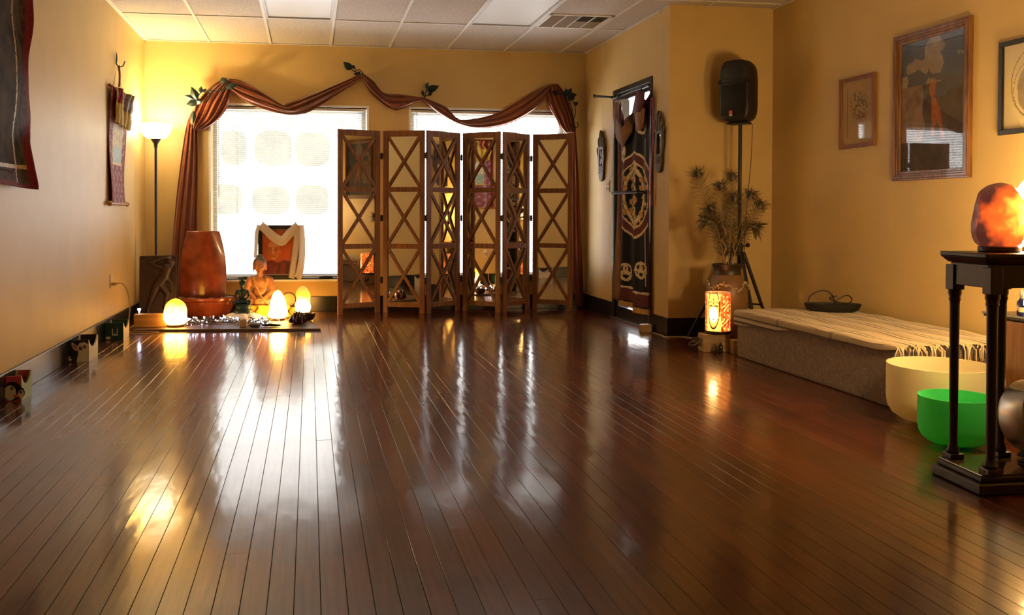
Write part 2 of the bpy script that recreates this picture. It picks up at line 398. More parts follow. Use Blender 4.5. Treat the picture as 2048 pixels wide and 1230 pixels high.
m_diff = mat('prismatic_diffuser', (.72, .73, .73), .35, bump=.1, bscale=220)
m_steel = mat('painted_steel_frame', (.45, .45, .46), .4)
def ceiling_light(c_, label):
    xa, xb = TX0+c_*TW+.012, TX0+(c_+1)*TW-.012; ya, yb_ = ROWY[2]+.012, ROWY[1]-.012; sk = lambda x_: SL*(x_-XL)
    t = thing('ceiling_light', ((xa+xb)/2, (ya+yb_)/2+sk((xa+xb)/2), ZC), label, 'ceiling light', 'unlit ceiling light panels')
    def frm(a, b_, c, d, z0, z1, kk):
        P = [(a, c+sk(a)), (b_, c+sk(b_)), (b_, d+sk(b_)), (a, d+sk(a))]; kk.hexa([(p[0], p[1], z0) for p in P]+[(p[0], p[1], z1) for p in P])
    k = M(); e = .022
    frm(xa, xb, ya, ya+e, ZC-.004, ZC+.03, k); frm(xa, xb, yb_-e, yb_, ZC-.004, ZC+.03, k); frm(xa, xa+e, ya+e, yb_-e, ZC-.004, ZC+.03, k); frm(xb-e, xb, ya+e, yb_-e, ZC-.004, ZC+.03, k)
    k.build('frame', m_steel, t, bevel=.002)
    k = M(); frm(xa+e, xb-e, ya+e, yb_-e, ZC+.008, ZC+.02, k); k.build('diffuser', m_diff, t)
ceiling_light(3, 'unlit flat ceiling light panel above the left window')
ceiling_light(6, 'unlit flat ceiling light panel beside the ceiling vent')
# ceiling vent
m_vent = mat('vent_louvre_paint', (.36, .33, .31), .6); m_ventdark = mat('vent_dark', (.03, .03, .035), .8)
def vent():
    xa, xb = TX0+7*TW+.012, TX0+8*TW-.012; yb_ = ROWY[1]-.012; ya = yb_-.56; sk = lambda x_: SL*(x_-XL)
    t = thing('ceiling_vent', ((xa+xb)/2, (ya+yb_)/2+sk(2.4), ZC), 'grey louvred air vent in the ceiling near the entry door', 'vent')
    def q8(a, b_, c, d, z0, z1, kk, mi=0):
        P = [(a, c+sk(a)), (b_, c+sk(b_)), (b_, d+sk(b_)), (a, d+sk(a))]; kk.hexa([(p[0], p[1], z0) for p in P]+[(p[0], p[1], z1) for p in P], mi)
    k = M(); q8(xa, xb, ya, yb_, ZC+.018, ZC+.03, k); k.build('backing', m_ventdark, t)
    k = M(); e = .03
    for a in ((xa, xb, ya, ya+e), (xa, xb, yb_-e, yb_), (xa, xa+e, ya, yb_), (xb-e, xb, ya, yb_)): q8(*a, ZC-.005, ZC+.016, k)
    k.build('frame', m_grid, t, bevel=.002)
    k = M()
    for i in (1, 2, 3): xm = xa+e+(xb-xa-2*e)*i/4; q8(xm-.004, xm+.004, ya+e, yb_-e, ZC-.004, ZC+.016, k)
    k.build('divider', m_grid, t)
    nl = 22
    for i in range(4):
        k = M(); x0 = xa+e+(xb-xa-2*e)*i/4+.005; x1 = xa+e+(xb-xa-2*e)*(i+1)/4-.005
        for j in range(nl):
            yy = ya+e+(yb_-ya-2*e)*(j+.5)/nl
            hh = .0095; za, zb_ = (ZC-.001, ZC+.012) if (i >= 2 and j < nl//2) else (ZC+.012, ZC-.001)
            y_ = yy+sk((x0+x1)/2); s0, s1 = sk(x0)-sk((x0+x1)/2), sk(x1)-sk((x0+x1)/2)
            k.add([(x0, y_-hh+s0, za), (x1, y_-hh+s1, za), (x1, y_+hh+s1, zb_), (x0, y_+hh+s0, zb_)], [(0,1,2,3)])
        lo = k.build('louvre_bank', m_vent, t); tag(lo, kind='stuff')
vent()

# windows ------------------------------------------------------------
m_pane = glass_mat('window_glass')
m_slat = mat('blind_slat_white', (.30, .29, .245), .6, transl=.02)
m_cord = mat('blind_cord', (.8, .78, .7), .8)
def window(n, w, lab):
    x0, x1, z0, z1 = w
    pt = lambda x_, d, z_: Vector((x_, wall_y(x_)+d, z_))
    def bx(k, a, b_, d0, d1, c, e): k.hexa([pt(a,d0,c), pt(b_,d0,c), pt(b_,d1,c), pt(a,d1,c), pt(a,d0,e), pt(b_,d0,e), pt(b_,d1,e), pt(a,d1,e)])
    k = M(); e = .05
    bx(k, x0, x1, .13, .17, z0, z0+e); bx(k, x0, x1, .13, .17, z1-e, z1); bx(k, x0, x0+e, .13, .17, z0+e, z1-e); bx(k, x1-e, x1, .13, .17, z0+e, z1-e)
    fr = k.build('window_%d' % n, m_white, loc=(x0, wall_y(x0), z0), bevel=.004); tag(fr, lab, kind='structure')
    k = M(); bx(k, x0+e, x1-e, .148, .152, z0+e, z1-e); k.build('pane', m_pane, fr)
    xm = (x0+x1)/2
    # casing: thin white edge round the opening
    k = M(); c = .022
    bx(k, x0-c, x1+c, -.008, .13, z1, z1+c); bx(k, x0-c, x0, -.008, .13, z0, z1); bx(k, x1, x1+c, -.008, .13, z0, z1)
    k.build('casing', m_white, fr, bevel=.003)
    k = M(); bx(k, x0-c, x1+c, -.03, .13, z0-.022, z0); k.build('window_sill', m_white, fr, bevel=.004)
    # mini blind
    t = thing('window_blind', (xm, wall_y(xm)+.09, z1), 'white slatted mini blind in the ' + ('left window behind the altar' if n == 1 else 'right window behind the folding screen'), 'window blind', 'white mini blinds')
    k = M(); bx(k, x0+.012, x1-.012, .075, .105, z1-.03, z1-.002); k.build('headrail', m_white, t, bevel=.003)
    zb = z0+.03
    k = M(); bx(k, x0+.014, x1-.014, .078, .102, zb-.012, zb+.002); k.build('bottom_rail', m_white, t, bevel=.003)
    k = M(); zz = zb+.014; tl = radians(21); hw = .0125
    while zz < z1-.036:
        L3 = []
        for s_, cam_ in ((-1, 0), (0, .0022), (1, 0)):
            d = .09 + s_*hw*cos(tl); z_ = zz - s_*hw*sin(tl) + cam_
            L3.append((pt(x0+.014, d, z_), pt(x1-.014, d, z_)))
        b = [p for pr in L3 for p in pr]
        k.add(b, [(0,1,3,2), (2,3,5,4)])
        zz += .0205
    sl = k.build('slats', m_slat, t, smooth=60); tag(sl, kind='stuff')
    k = M()
    for f_ in (.16, .5, .84):
        xx = x0+(x1-x0)*f_; k.cyl(pt(xx, .077, zb), pt(xx, .077, z1-.03), .0012, n=5); k.cyl(pt(xx, .103, zb), pt(xx, .103, z1-.03), .0012, n=5)
    k.build('ladder_cord', m_cord, t)
    k = M(); xx = x0+.07; k.cyl(pt(xx, .066, z1-.95), pt(xx, .07, z1-.03), .004, n=6); k.build('tilt_wand', m_white, t)
window(1, W1, 'white framed window behind the altar objects')
window(2, W2, 'white framed window behind the folding screen')

# the building across the street, seen only as dim shapes through the blinds
m_facade = mat('pale_facade', (.82, .80, .74), .8); m_dpane = mat('dim_glass', (.045, .042, .028), .6, var=.4, scale=2, col2=(.08, .075, .05))
t = thing('neighbouring_building', (-1.6, 20.0, -1.0), 'pale building seen dimly through the left window blind', 'building')
M().bb(-6.0, 1.6, 20.0, 22.0, -1.0, 3.3).build('facade', m_facade, t)
for (x0, x1, z0, z1) in ((-1.85, -1.35, 2.08, 2.78), (-1.15, -.40, 2.08, 2.80), (-.30, .42, 2.08, 2.78), (-2.05, -1.45, 1.0, 1.62), (-1.2, -.45, 1.0, 1.58), (-.28, .40, 1.0, 1.62)):
    cx_, cz_, rx_, rz_ = (x0+x1)/2, (z0+z1)/2, (x1-x0)/2*1.05, (z1-z0)/2*1.05
    P = [(cx_+rx_*abs(cos(a))**.6*(1 if cos(a) > 0 else -1), 20.0, cz_+rz_*abs(sin(a))**.6*(1 if sin(a) > 0 else -1)) for a in [2*pi*i/24 for i in range(24)]]
    M().prism(P, (0, -.04, 0)).build('pane', m_dpane, t)
# ================================================================== FOLDING SCREEN
m_lattice = wood_mat('stained_pine', (.24, .085, .026), (.12, .038, .012), .45, 'Z')
m_mirror = mat('mirror_glass', (.80, .78, .74), .015, metal=1.0)
m_brass = mat('dark_hinge', (.03, .025, .02), .4, metal=.8)
SCR = [((.279, 9.06), 17.5, 'leftmost'), ((.740, 9.19), -28, 'second'), ((1.175, 8.98), 33, 'third'), ((1.578, 9.22), -42, 'fourth'), ((1.964, 8.92), 40, 'fifth'), ((2.338, 9.20), -37, 'sixth')]
PWD, PHT = .455, 1.88
scr = thing('folding_screen', (1.5, 9.08, 0), 'six panel folding screen with mirrors behind wooden cross lattice', 'folding screen')
ends = []
for (P0, th, nm) in SCR:
    a = radians(th); ux = Vector((cos(a), sin(a), 0)); uy = Vector((-sin(a), cos(a), 0)); O = Vector((*P0, 0))
    fr = lambda s_, d, z_: O + ux*s_ + uy*d + Vector((0, 0, z_))
    ends.append((O, O+ux*PWD, ux, uy))
    R = Matrix((ux, uy, Vector((0,0,1)))).transposed()
    st = .052; T = .026
    pf = M().box(fr(PWD/2, .0235, .965), (PWD-2*st, .004, 1.75), R).build('screen_panel', m_lattice, scr)
    for s_ in (st/2, PWD-st/2): M().box(fr(s_, T/2, PHT/2), (st, T, PHT), R).build('stile', m_lattice, pf, bevel=.003)
    W_ = PWD-2*st
    for zc, hh in ((PHT-.03, .06), (1.275, .05), (.69, .05), (.087, .05)):
        k = M(); k.box(fr(PWD/2, T/2, zc), (W_, T*.9, hh), R); k.build('rail', m_lattice, pf, bevel=.002)
    for z0, z1 in ((.112, .665), (.715, 1.25), (1.30, 1.82)):
        Lx, Lz = W_, z1-z0; Ld = sqrt(Lx*Lx+Lz*Lz); an = atan2(Lz, Lx)
        for sgn, dep in ((1, .006), (-1, .010)):
            RR = R @ Matrix.Rotation(-an*sgn, 3, 'Y')
            k = M(); k.box(fr(PWD/2, dep, (z0+z1)/2), (Ld-.012, .009, .03), RR); k.build('lattice_bar', m_lattice, pf, bevel=.001)
        k = M(); k.cyl(fr(PWD/2, -.002, (z0+z1)/2), fr(PWD/2, .004, (z0+z1)/2), .013, .014, 12); k.build('rosette', m_lattice, pf)
        k = M(); k.box(fr(PWD/2, .0185, (z0+z1)/2), (W_+.004, .004, Lz+.004), R); k.build('mirror_pane', m_mirror, pf)
for i in range(5):
    A, B = ends[i][1], ends[i+1][0]; mid = (A+B)/2
    for z_ in (1.62, .98, .34):
        k = M(); dl = (B-A)
        k.cyl(mid+Vector((0, -.004, z_-.035)), mid+Vector((0, -.004, z_+.035)), .006, n=8)
        for Q, (ea, eb, u_, v_) in ((A, ends[i]), (B, ends[i+1])):
            k.hexa([Q+Vector((0,0,z_-.03)), mid+Vector((0,0,z_-.03)), mid+Vector((0,.004,z_-.03)), Q+Vector((0,.004,z_-.03)), Q+Vector((0,0,z_+.03)), mid+Vector((0,0,z_+.03)), mid+Vector((0,.004,z_+.03)), Q+Vector((0,.004,z_+.03))])
        k.build('hinge', m_brass, scr)

# ================================================================== SWAG CURTAIN
m_satin = mat('copper_satin', (.26, .07, .028), .30, var=.3, scale=5, sheen=.4, bump=.15, bscale=26, stretch=(1, 1, .35), transl=.12)
m_satin.node_tree.nodes['Principled BSDF'].inputs['Metallic'].default_value = .35
def wp(x_, z_, d): return Vector((x_, wall_y(x_)-d, z_))
CUR = {
 'C': ([(-0.81,2.408),(-0.687,2.39),(-0.489,2.286),(-0.29,2.155),(-0.215,2.166),(0.166,2.323),(0.535,2.496)], [(-0.777,2.276),(-0.639,2.175),(-0.391,2.081),(-0.19,2.048),(0.012,2.087),(0.319,2.289),(0.556,2.45)]),
 'D': ([(0.535,2.496),(0.653,2.41),(0.756,2.296),(0.938,2.284),(1.174,2.256)], [(0.545,2.45),(0.601,2.32),(0.73,2.196),(0.859,2.119),(0.953,2.131),(1.095,2.197),(1.174,2.23)]),
 'E': ([(1.174,2.261),(1.411,2.17),(1.516,2.054),(1.623,2.029),(1.89,2.081),(2.106,2.191),(2.324,2.323),(2.515,2.428)], [(1.174,2.224),(1.357,2.079),(1.569,1.975),(1.783,1.94),(2.052,1.986),(2.269,2.086),(2.46,2.228),(2.543,2.353)]),
 'B': ([(-0.845,2.407),(-0.983,2.313),(-1.092,2.199),(-1.156,2.071),(-1.182,1.969),(-1.163,1.882)], [(-0.771,2.358),(-0.777,2.255),(-0.812,2.127),(-0.872,2.024),(-0.962,1.931),(-1.085,1.863)]),
 'A': ([(-1.141,2.122),(-1.211,1.968),(-1.262,1.688),(-1.325,1.179),(-1.368,0.67),(-1.392,0.16),(-1.398,0.025)], [(-1.093,2.021),(-1.114,1.883),(-1.112,1.536),(-1.116,1.076),(-1.11,0.667),(-1.109,0.155),(-1.11,0.02)]),
 'F': ([(2.499,2.417),(2.493,2.31),(2.526,2.175),(2.597,2.052),(2.641,1.961),(2.695,1.907)], [(2.609,2.43),(2.674,2.34),(2.735,2.216),(2.779,2.098),(2.806,1.99),(2.811,1.903)]),
 'G': ([(2.74,2.016),(2.767,1.881),(2.778,1.556),(2.782,1.067),(2.792,0.631),(2.814,0.195),(2.83,0.025)], [(2.806,1.99),(2.828,1.881),(2.86,1.447),(2.882,0.958),(2.898,0.521),(2.914,0.139),(2.917,0.025)]),
}
cur = thing('swag_curtain', (.85, wall_y(.85)-.06, 2.25), 'copper satin swag curtain draped over both windows with long side tails', 'curtain')
def drape(key, folds, amp, d0, bulge, seed, nu=70, nv=40, name='swag'):
    T_, B_ = CUR[key]; T3 = [Vector((p[0], p[1], 0)) for p in T_]; B3 = [Vector((p[0], p[1], 0)) for p in B_]
    rg = random.Random(seed); ph = [rg.uniform(0, 6.28) for _ in range(4)]
    def fn(u, v):
        a, b = interp(T3, u), interp(B3, u)
        vv = v + .035*sin(2*pi*u*1.3+ph[0])*sin(pi*v)
        p = a.lerp(b, vv)
        w = min(1, (a-b).length/.12)
        fo = sin(2*pi*folds*v + ph[1] + 1.3*sin(pi*u*1.5+ph[2])) + .45*sin(2*pi*folds*2.3*v + ph[3] + 2*u)
        d = d0 + bulge*sin(pi*min(max(v, 0), 1))*w + amp*fo*(.35+.65*w)
        return wp(p.x, p.y, max(d, .012))
    k = M().surf(fn, nu, nv); return k.build(name, m_satin, cur, smooth=180, mods=(('SOLIDIFY', dict(thickness=.003)),))
drape('C', 3.2, .020, .055, .05, 1); drape('D', 3.0, .020, .055, .05, 2); drape('E', 3.2, .020, .055, .05, 3, nu=90)
drape('B', 5.5, .018, .075, .04, 4, nu=50, nv=60, name='rosette_fall'); drape('F', 4.5, .018, .075, .04, 5, nu=50, nv=50, name='rosette_fall')
drape('A', 3.5, .016, .045, .025, 6, nu=80, nv=50, name='tail'); drape('G', 2.6, .014, .045, .02, 7, nu=80, nv=40, name='tail')

# leaf shaped curtain holders
m_verd = mat('verdigris_iron', (.020, .034, .036), .45, metal=.7, var=.4, scale=60, bump=.2)
def leaf(k, base, tip, wd, nrm, fold=.25):
    base, tip, nrm = Vector(base), Vector(tip), Vector(nrm).normalized(); d = tip-base; Ln = d.length; sd = d.normalized().cross(nrm).normalized()
    def fn(u, v):
        prof = sin(pi*min(v**.8, 1))*(1-.25*v); s_ = (u-.5)*2
        return base + d*v + sd*s_*wd/2*prof + nrm*(-abs(s_)*wd*fold*prof + .08*Ln*sin(pi*v))
    k.surf(fn, 4, 10, thick=.003)
NB = (SL, -1, 0)
def holder(name, label, leaves, stems, at):
    t = thing(name, wp(at[0], at[1], 0), label, 'curtain holder', 'leaf curtain holders')
    for (b, tp, wd, d) in leaves: k = M(); leaf(k, wp(*b, d), wp(b[0]+(tp[0]-b[0])*1.15, b[1]+(tp[1]-b[1])*1.15, d+.01), wd*1.4, NB); k.build('leaf', m_verd, t, smooth=50)
    for (P, d0, d1) in stems:
        n = len(P); pts = resample([wp(*p, d0+(d1-d0)*i/(n-1)) for i, p in enumerate(P)], 20)
        k = M(); k.tube(pts, .005, 8); k.build('stem', m_verd, t, smooth=60)
holder('leaf_holdback', 'dark leaf and vine holdback at the left end of the swag curtain',
    [((-1.115,2.165),(-1.214,2.205),.06,.15), ((-1.11,2.17),(-1.155,2.285),.065,.155), ((-1.105,2.15),(-1.2,2.122),.055,.16), ((-1.12,2.16),(-1.06,2.15),.05,.16), ((-1.08,2.245),(-1.065,2.30),.035,.15), ((-1.055,2.25),(-1.02,2.28),.03,.15), ((-1.14,2.06),(-1.15,1.93),.045,.15), ((-.83,2.30),(-.72,2.33),.05,.17), ((-.88,2.36),(-.82,2.385),.05,.16)],
    [([(-1.11,2.16),(-1.075,2.24),(-1.0,2.262),(-.90,2.262),(-.80,2.30),(-.75,2.325)], .15, .17), ([(-1.115,2.16),(-1.12,2.09),(-1.14,2.0),(-1.155,1.945)], .15, .14), ([(-1.0,2.262),(-.99,2.2),(-1.03,2.14)], .15, .15), ([(-.85,2.28),(-.86,2.30),(-.86,2.33)], .17, .005)], (-1.0, 2.25))
holder('leaf_curtain_hook', 'dark leaf sprig hook at the highest point of the swag curtain',
    [((.43,2.535),(.355,2.60),.06,.05), ((.465,2.545),(.432,2.575),.03,.05), ((.50,2.49),(.455,2.48),.03,.07), ((.515,2.51),(.49,2.478),.03,.07)],
    [([(.43,2.535),(.46,2.51),(.505,2.53),(.54,2.50),(.548,2.47)], .05, .08), ([(.465,2.545),(.47,2.525),(.48,2.518)], .05, .06), ([(.54,2.5),(.54,2.49),(.53,2.47)], .07, .004)], (.53, 2.5))
holder('leaf_curtain_hook', 'dark leaf sprig hook between the two windows over the swag curtain',
    [((1.215,2.33),(1.325,2.375),.06,.06), ((1.205,2.345),(1.22,2.41),.032,.06), ((1.175,2.275),(1.163,2.33),.026,.06), ((1.225,2.28),(1.262,2.31),.032,.06)],
    [([(1.215,2.33),(1.197,2.30),(1.185,2.25)], .06, .09), ([(1.197,2.29),(1.205,2.345)], .06, .06), ([(1.19,2.265),(1.175,2.275)], .07, .06), ([(1.19,2.265),(1.225,2.28)], .07, .06), ([(1.185,2.25),(1.18,2.24),(1.18,2.24)], .09, .004)], (1.185, 2.25))
holder('leaf_holdback', 'dark leaf and vine holdback at the right end of the swag curtain',
    [((2.70,2.29),(2.68,2.365),.05,.15), ((2.705,2.29),(2.735,2.37),.05,.15), ((2.705,2.285),(2.79,2.31),.055,.15), ((2.70,2.28),(2.77,2.265),.045,.155), ((2.775,2.20),(2.815,2.228),.035,.14), ((2.60,2.31),(2.53,2.335),.045,.16)],
    [([(2.54,2.335),(2.60,2.315),(2.66,2.31),(2.705,2.285)], .16, .15), ([(2.705,2.285),(2.765,2.235),(2.79,2.16),(2.79,2.09),(2.762,2.0),(2.79,1.93)], .15, .12), ([(2.70,2.27),(2.735,2.21),(2.765,2.12),(2.765,2.0)], .15, .12), ([(2.765,2.0),(2.80,1.96),(2.83,1.98),(2.82,2.02)], .12, .10), ([(2.705,2.285),(2.69,2.30),(2.69,2.30)], .15, .004)], (2.69, 2.3))

# ================================================================== LEFT WALL AND CORNER
# floor lamp
def emission(name, col, s, col2=None, zmin=0, zmax=1, nscale=0, s2=None):
    m = bpy.data.materials.new(name); m.use_nodes = True; N, L = nodes_of(m); b = N['Principled BSDF']; b.inputs['Base Color'].default_value = (*col, 1); b.inputs['Roughness'].default_value = .35
    b.inputs['Emission Color'].default_value = (*col, 1); b.inputs['Emission Strength'].default_value = s
    if col2:
        tc = N.new('ShaderNodeTexCoord'); nz = N.new('ShaderNodeTexNoise'); nz.inputs['Scale'].default_value = nscale; nz.inputs['Detail'].default_value = 3; L.new(tc.outputs['Object'], nz.inputs['Vector'])
        mr = N.new('ShaderNodeMapRange'); mr.inputs[1].default_value = .35; mr.inputs[2].default_value = .68; L.new(nz.outputs['Fac'], mr.inputs[0])
        mx = N.new('ShaderNodeMix'); mx.data_type = 'RGBA'; mx.inputs['A'].default_value = (*col, 1); mx.inputs['B'].default_value = (*col2, 1); L.new(mr.outputs[0], mx.inputs['Factor'])
        L.new(mx.outputs['Result'], b.inputs['Emission Color']); L.new(mx.outputs['Result'], b.inputs['Base Color'])
        m2 = N.new('ShaderNodeMapRange'); m2.inputs[3].default_value = s; m2.inputs[4].default_value = s2 if s2 is not None else s; L.new(mr.outputs[0], m2.inputs[0]); L.new(m2.outputs[0], b.inputs['Emission Strength'])
    return m
def bulb(name, loc, watts, col, r=.04):
    l = bpy.data.lights.new(name, 'POINT'); l.energy = watts; l.color = col; l.shadow_soft_size = r
    o = bpy.data.objects.new(name, l); COL.objects.link(o); o.location = loc; return o
m_bowlglow = emission('frosted_lamp_bowl', (1.0, .86, .55), 9.0)
LX, LY = -1.465, 9.19
t = thing('floor_lamp', (LX, LY, 0), 'black torchiere floor lamp with glowing frosted bowl in the corner', 'lamp')
k = M(); k.lathe([(.135, 0), (.135, .012), (.12, .022), (.03, .032), (.016, .05), (.016, .06)], (LX, LY, 0), 32); k.build('base', m_black, t, smooth=40)
k = M(); k.cyl((LX, LY, .05), (LX, LY, 1.67), .0125, n=14); k.build('pole', m_black, t, smooth=40)
k = M(); k.lathe([(.013, 1.655), (.016, 1.67), (.02, 1.70), (.045, 1.742), (.052, 1.75), (.02, 1.752)], (LX, LY, 0), 24); k.build('socket_cup', m_black, t, smooth=40)
k = M(); k.lathe([(.03, 1.748), (.07, 1.752), (.105, 1.772), (.132, 1.81), (.148, 1.855), (.153, 1.893), (.149, 1.893), (.144, 1.855), (.127, 1.812), (.10, 1.777), (.06, 1.758)], (LX, LY, 0), 40, close=False); k.build('bowl_shade', m_bowlglow, t, smooth=60)
lb = bulb('lamp_bulb_light', (LX, LY, 1.86), 34, (1.0, .75, .35), .05); lb.location = (0, 0, 1.87); lb.parent = t

# outlet, plug and cord
m_ivory = mat('ivory_plastic', (.62, .52, .36), .4)
t = thing('wall_outlet', (XL, 7.99, .45), 'ivory electrical outlet plate low on the left wall', 'outlet')
k = M(); k.bb(XL, XL+.006, 7.955, 8.03, .39, .51); k.build('plate', m_ivory, t, bevel=.002)
k = M(); k.bb(XL+.006, XL+.009, 7.975, 8.01, .46, .49); k.bb(XL+.006, XL+.009, 7.975, 8.01, .41, .44); k.build('socket', m_white, t, bevel=.001)
m_cordtan = mat('tan_cord', (.45, .30, .14), .5)
k = M(); k.bb(XL+.009, XL+.045, 7.98, 8.006, .415, .44)
k.tube(resample([(XL+.045, 7.993, .428), (XL+.09, 7.99, .43), (XL+.13, 7.99, .37), (XL+.15, 7.99, .22), (XL+.14, 7.98, .08), (XL+.16, 7.95, .012), (XL+.26, 7.95, .006), (XL+.36, 8.0, .006), (XL+.36, 8.05, .006), (XL+.28, 8.09, .006), (XL+.13, 8.12, .006), (XL+.08, 8.3, .006), (XL+.08, 8.8, .006)], 60), .0045, 6)
tag(k.build('power_cord', m_cordtan, loc=(XL+.05, 7.99, .43), smooth=50), 'tan power cord curling from the left wall outlet to the floor', 'cord')

# thangka scrolls -----------------------------------------------------
m_red = mat('maroon_brocade', (.17, .014, .016), .7, var=.3, scale=40, spec=.12)
m_mag = mat('rose_pattern_brocade', (.26, .03, .06), .7, var=.6, scale=55, col2=(.16, .09, .08), spec=.12)
m_motif = mat('pale_brocade_motif', (.30, .20, .19), .7, spec=.12)
m_gold = mat('gold_brocade', (.45, .30, .07), .5, var=.4, scale=60)
m_navy = mat('navy_cloth', (.012, .014, .025), .7)
m_cream = mat('cream_silk', (.50, .44, .30), .7, var=.3, scale=25, spec=.12)
m_teal = mat('teal_paint', (.10, .26, .25), .6, var=.6, scale=45, col2=(.40, .38, .28))
m_green = mat('green_paint', (.05, .12, .05), .6, var=.5, scale=40)
m_veil = mat('yellow_silk_veil', (.55, .36, .04), .5, transl=.25, sheen=.3)
m_dowel = wood_mat('dowel_wood', (.40, .18, .05), (.26, .10, .03), .4, 'Y')
m_olive = mat('faded_olive_brocade', (.13, .10, .065), .75, var=.7, scale=24, col2=(.03, .026, .024), spec=.1, stretch=(1, 1, .25))
m_mar2 = mat('dark_maroon_brocade', (.055, .016, .014), .7, var=.7, scale=30, col2=(.10, .06, .035), spec=.1)
m_dim = mat('dark_painted_silk', (.016, .014, .015), .75, var=.8, scale=9, col2=(.09, .06, .03), spec=.1)
t = thing('thangka_scroll', (XL, 8.2, 2.345), 'narrow maroon thangka scroll with yellow veil hung by the floor lamp', 'wall hanging')
k = M()
def sm(u, v):
    if v < .16: return 0
    if abs(u-.5) > .44: return 0
    if .30 < v < .64:
        if abs(u-.5) < .24: return 2 if v < .5 else 3
        if abs(u-.5) < .27: return 4
    if .64 <= v < .66 and abs(u-.5) < .3: return 4
    if sin(u*22)*sin(v*62) > .45 or abs(sin(u*11+.6)*cos(v*31)) < .07: return 6
    return 1
k.surf(lambda u, v: (XL+.028+.012*sin(6*v+2*u), 7.88+.60*(1-u), 2.08-.97*v), 44, 80, mf=sm, thick=.004, mback=5)
k.build('cloth', [m_red, m_mag, m_cream, m_teal, m_gold, m_navy, m_motif], t, smooth=60)
k = M(); k.cyl((XL+.03, 7.83, 1.105), (XL+.03, 8.53, 1.105), .014, n=14)
k.build('bottom_rod', m_dowel, t, smooth=50)
for y_ in (7.83, 8.53): M().ell((XL+.03, y_, 1.105), (.022, .03, .022)).build('rod_knob', m_dowel, t, smooth=50)
k = M(); k.cyl((XL+.025, 7.86, 2.085), (XL+.025, 8.50, 2.085), .011, n=12); k.build('top_rod', m_red, t, smooth=50)
k = M(); k.cyl((XL+.02, 8.0, 2.09), (XL+.02, 8.2, 2.30), .002, n=5); k.cyl((XL+.02, 8.40, 2.09), (XL+.02, 8.2, 2.30), .002, n=5); k.build('hanging_string', m_cordtan, t)
k = M()
def veilf(y0, y1, z0, z1, d, ph):
    def fn(u, v):
        y_ = y0+(y1-y0)*u; z_ = z0+(z1-z0)*v - .03*sin(pi*u)*v
        return (XL+.045+d*(sin(pi*u)*.6+.4)*(1-.3*v)+.012*sin(22*u+ph+3*v), y_+.015*sin(9*v+ph), z_)
    return fn
k.surf(veilf(7.93, 8.22, 2.07, 1.80, .03, 0), 30, 16); k.surf(veilf(8.18, 8.49, 1.98, 1.78, .05, 2), 30, 16)
k.build('silk_veil', m_veil, t, smooth=180, mods=(('SOLIDIFY', dict(thickness=.002)),))
m_brownsilk = mat('brown_silk', (.13, .06, .02), .5, sheen=.3)
k = M(); k.surf(veilf(8.13, 8.5, 2.06, 1.93, .075, 1), 30, 10); k.build('gathered_veil', m_brownsilk, t, smooth=180, mods=(('SOLIDIFY', dict(thickness=.003)),))
k = M(); k.surf(veilf(7.95, 8.12, 2.08, 1.98, .045, 3), 20, 8); k.build('veil_ribbon', m_red, t, smooth=180)
t = thing('iron_wall_hook', (XL, 8.2, 2.36), 'small dark leaf shaped iron hook holding the narrow scroll', 'hook')
k = M(); leaf(k, (XL+.012, 8.2, 2.30), (XL+.012, 8.195, 2.42), .04, (1, 0, 0)); k.build('leaf_plate', m_verd, t, smooth=50)
k = M(); k.tube(resample([(XL+.008, 8.2, 2.32), (XL+.03, 8.2, 2.29), (XL+.06, 8.22, 2.30), (XL+.07, 8.25, 2.345)], 14), .005, 7); k.build('hook_prong', m_verd, t, smooth=50)
k = M(); k.tube(resample([(XL+.03, 8.21, 2.30), (XL+.03, 8.24, 2.24), (XL+.03, 8.235, 2.17), (XL+.03, 8.215, 2.12)], 14), .009, 7); tag(k.build('hook_tassel', m_brownsilk, t, smooth=50))

# big thangka at the picture's left edge
t = thing('large_thangka', (XL, 5.0, 2.3), 'large dark thangka hanging with wavy maroon border at the left edge', 'wall hanging')
edge = [(2.72, 5.58), (2.248, 5.632), (2.10, 5.62), (1.92, 5.565), (1.75, 5.63), (1.593, 5.712), (1.50, 5.68), (1.408, 5.592), (1.27, 5.60), (1.165, 5.68)]
ep = [Vector((z_, y_, 0)) for z_, y_ in edge]
def efn(u, v):
    e = interp(ep, v); z_ = e.x; y1 = e.y; y0 = 4.40
    zz = z_ + (.055*(1-u)*v if v > .9 else 0)
    curl = .05*max(0, (u-.86)/.14)**2*(1+sin(9*v))*.6
    return (XL+.022+.012*sin(3+11*v)+.02*max(0, u-.7)+curl, y0+(y1-y0)*u, zz)
def em(u, v):
    e = interp(ep, v); y_ = 4.40+(e.y-4.40)*u
    if v > .965 or y_ > e.y-.05: return 1
    if .865 < v < .885 and y_ < 5.56: return 3
    if y_ > 5.53: return 5
    if y_ > 5.46: return 0
    if y_ > 5.445: return 3
    return 5 if v > .885 else 2
k = M(); k.surf(lambda u, v: efn(1-u, v), 150, 110, mf=lambda u, v: em(1-u, v), thick=.004, mback=1); k.build('cloth', [m_olive, m_red, m_dim, m_gold, m_cream, m_mar2], t, smooth=180)
k = M(); k.cyl((XL+.02, 4.35, 2.72), (XL+.02, 5.62, 2.72), .014, n=12); k.build('top_rod', m_dowel, t, smooth=50)

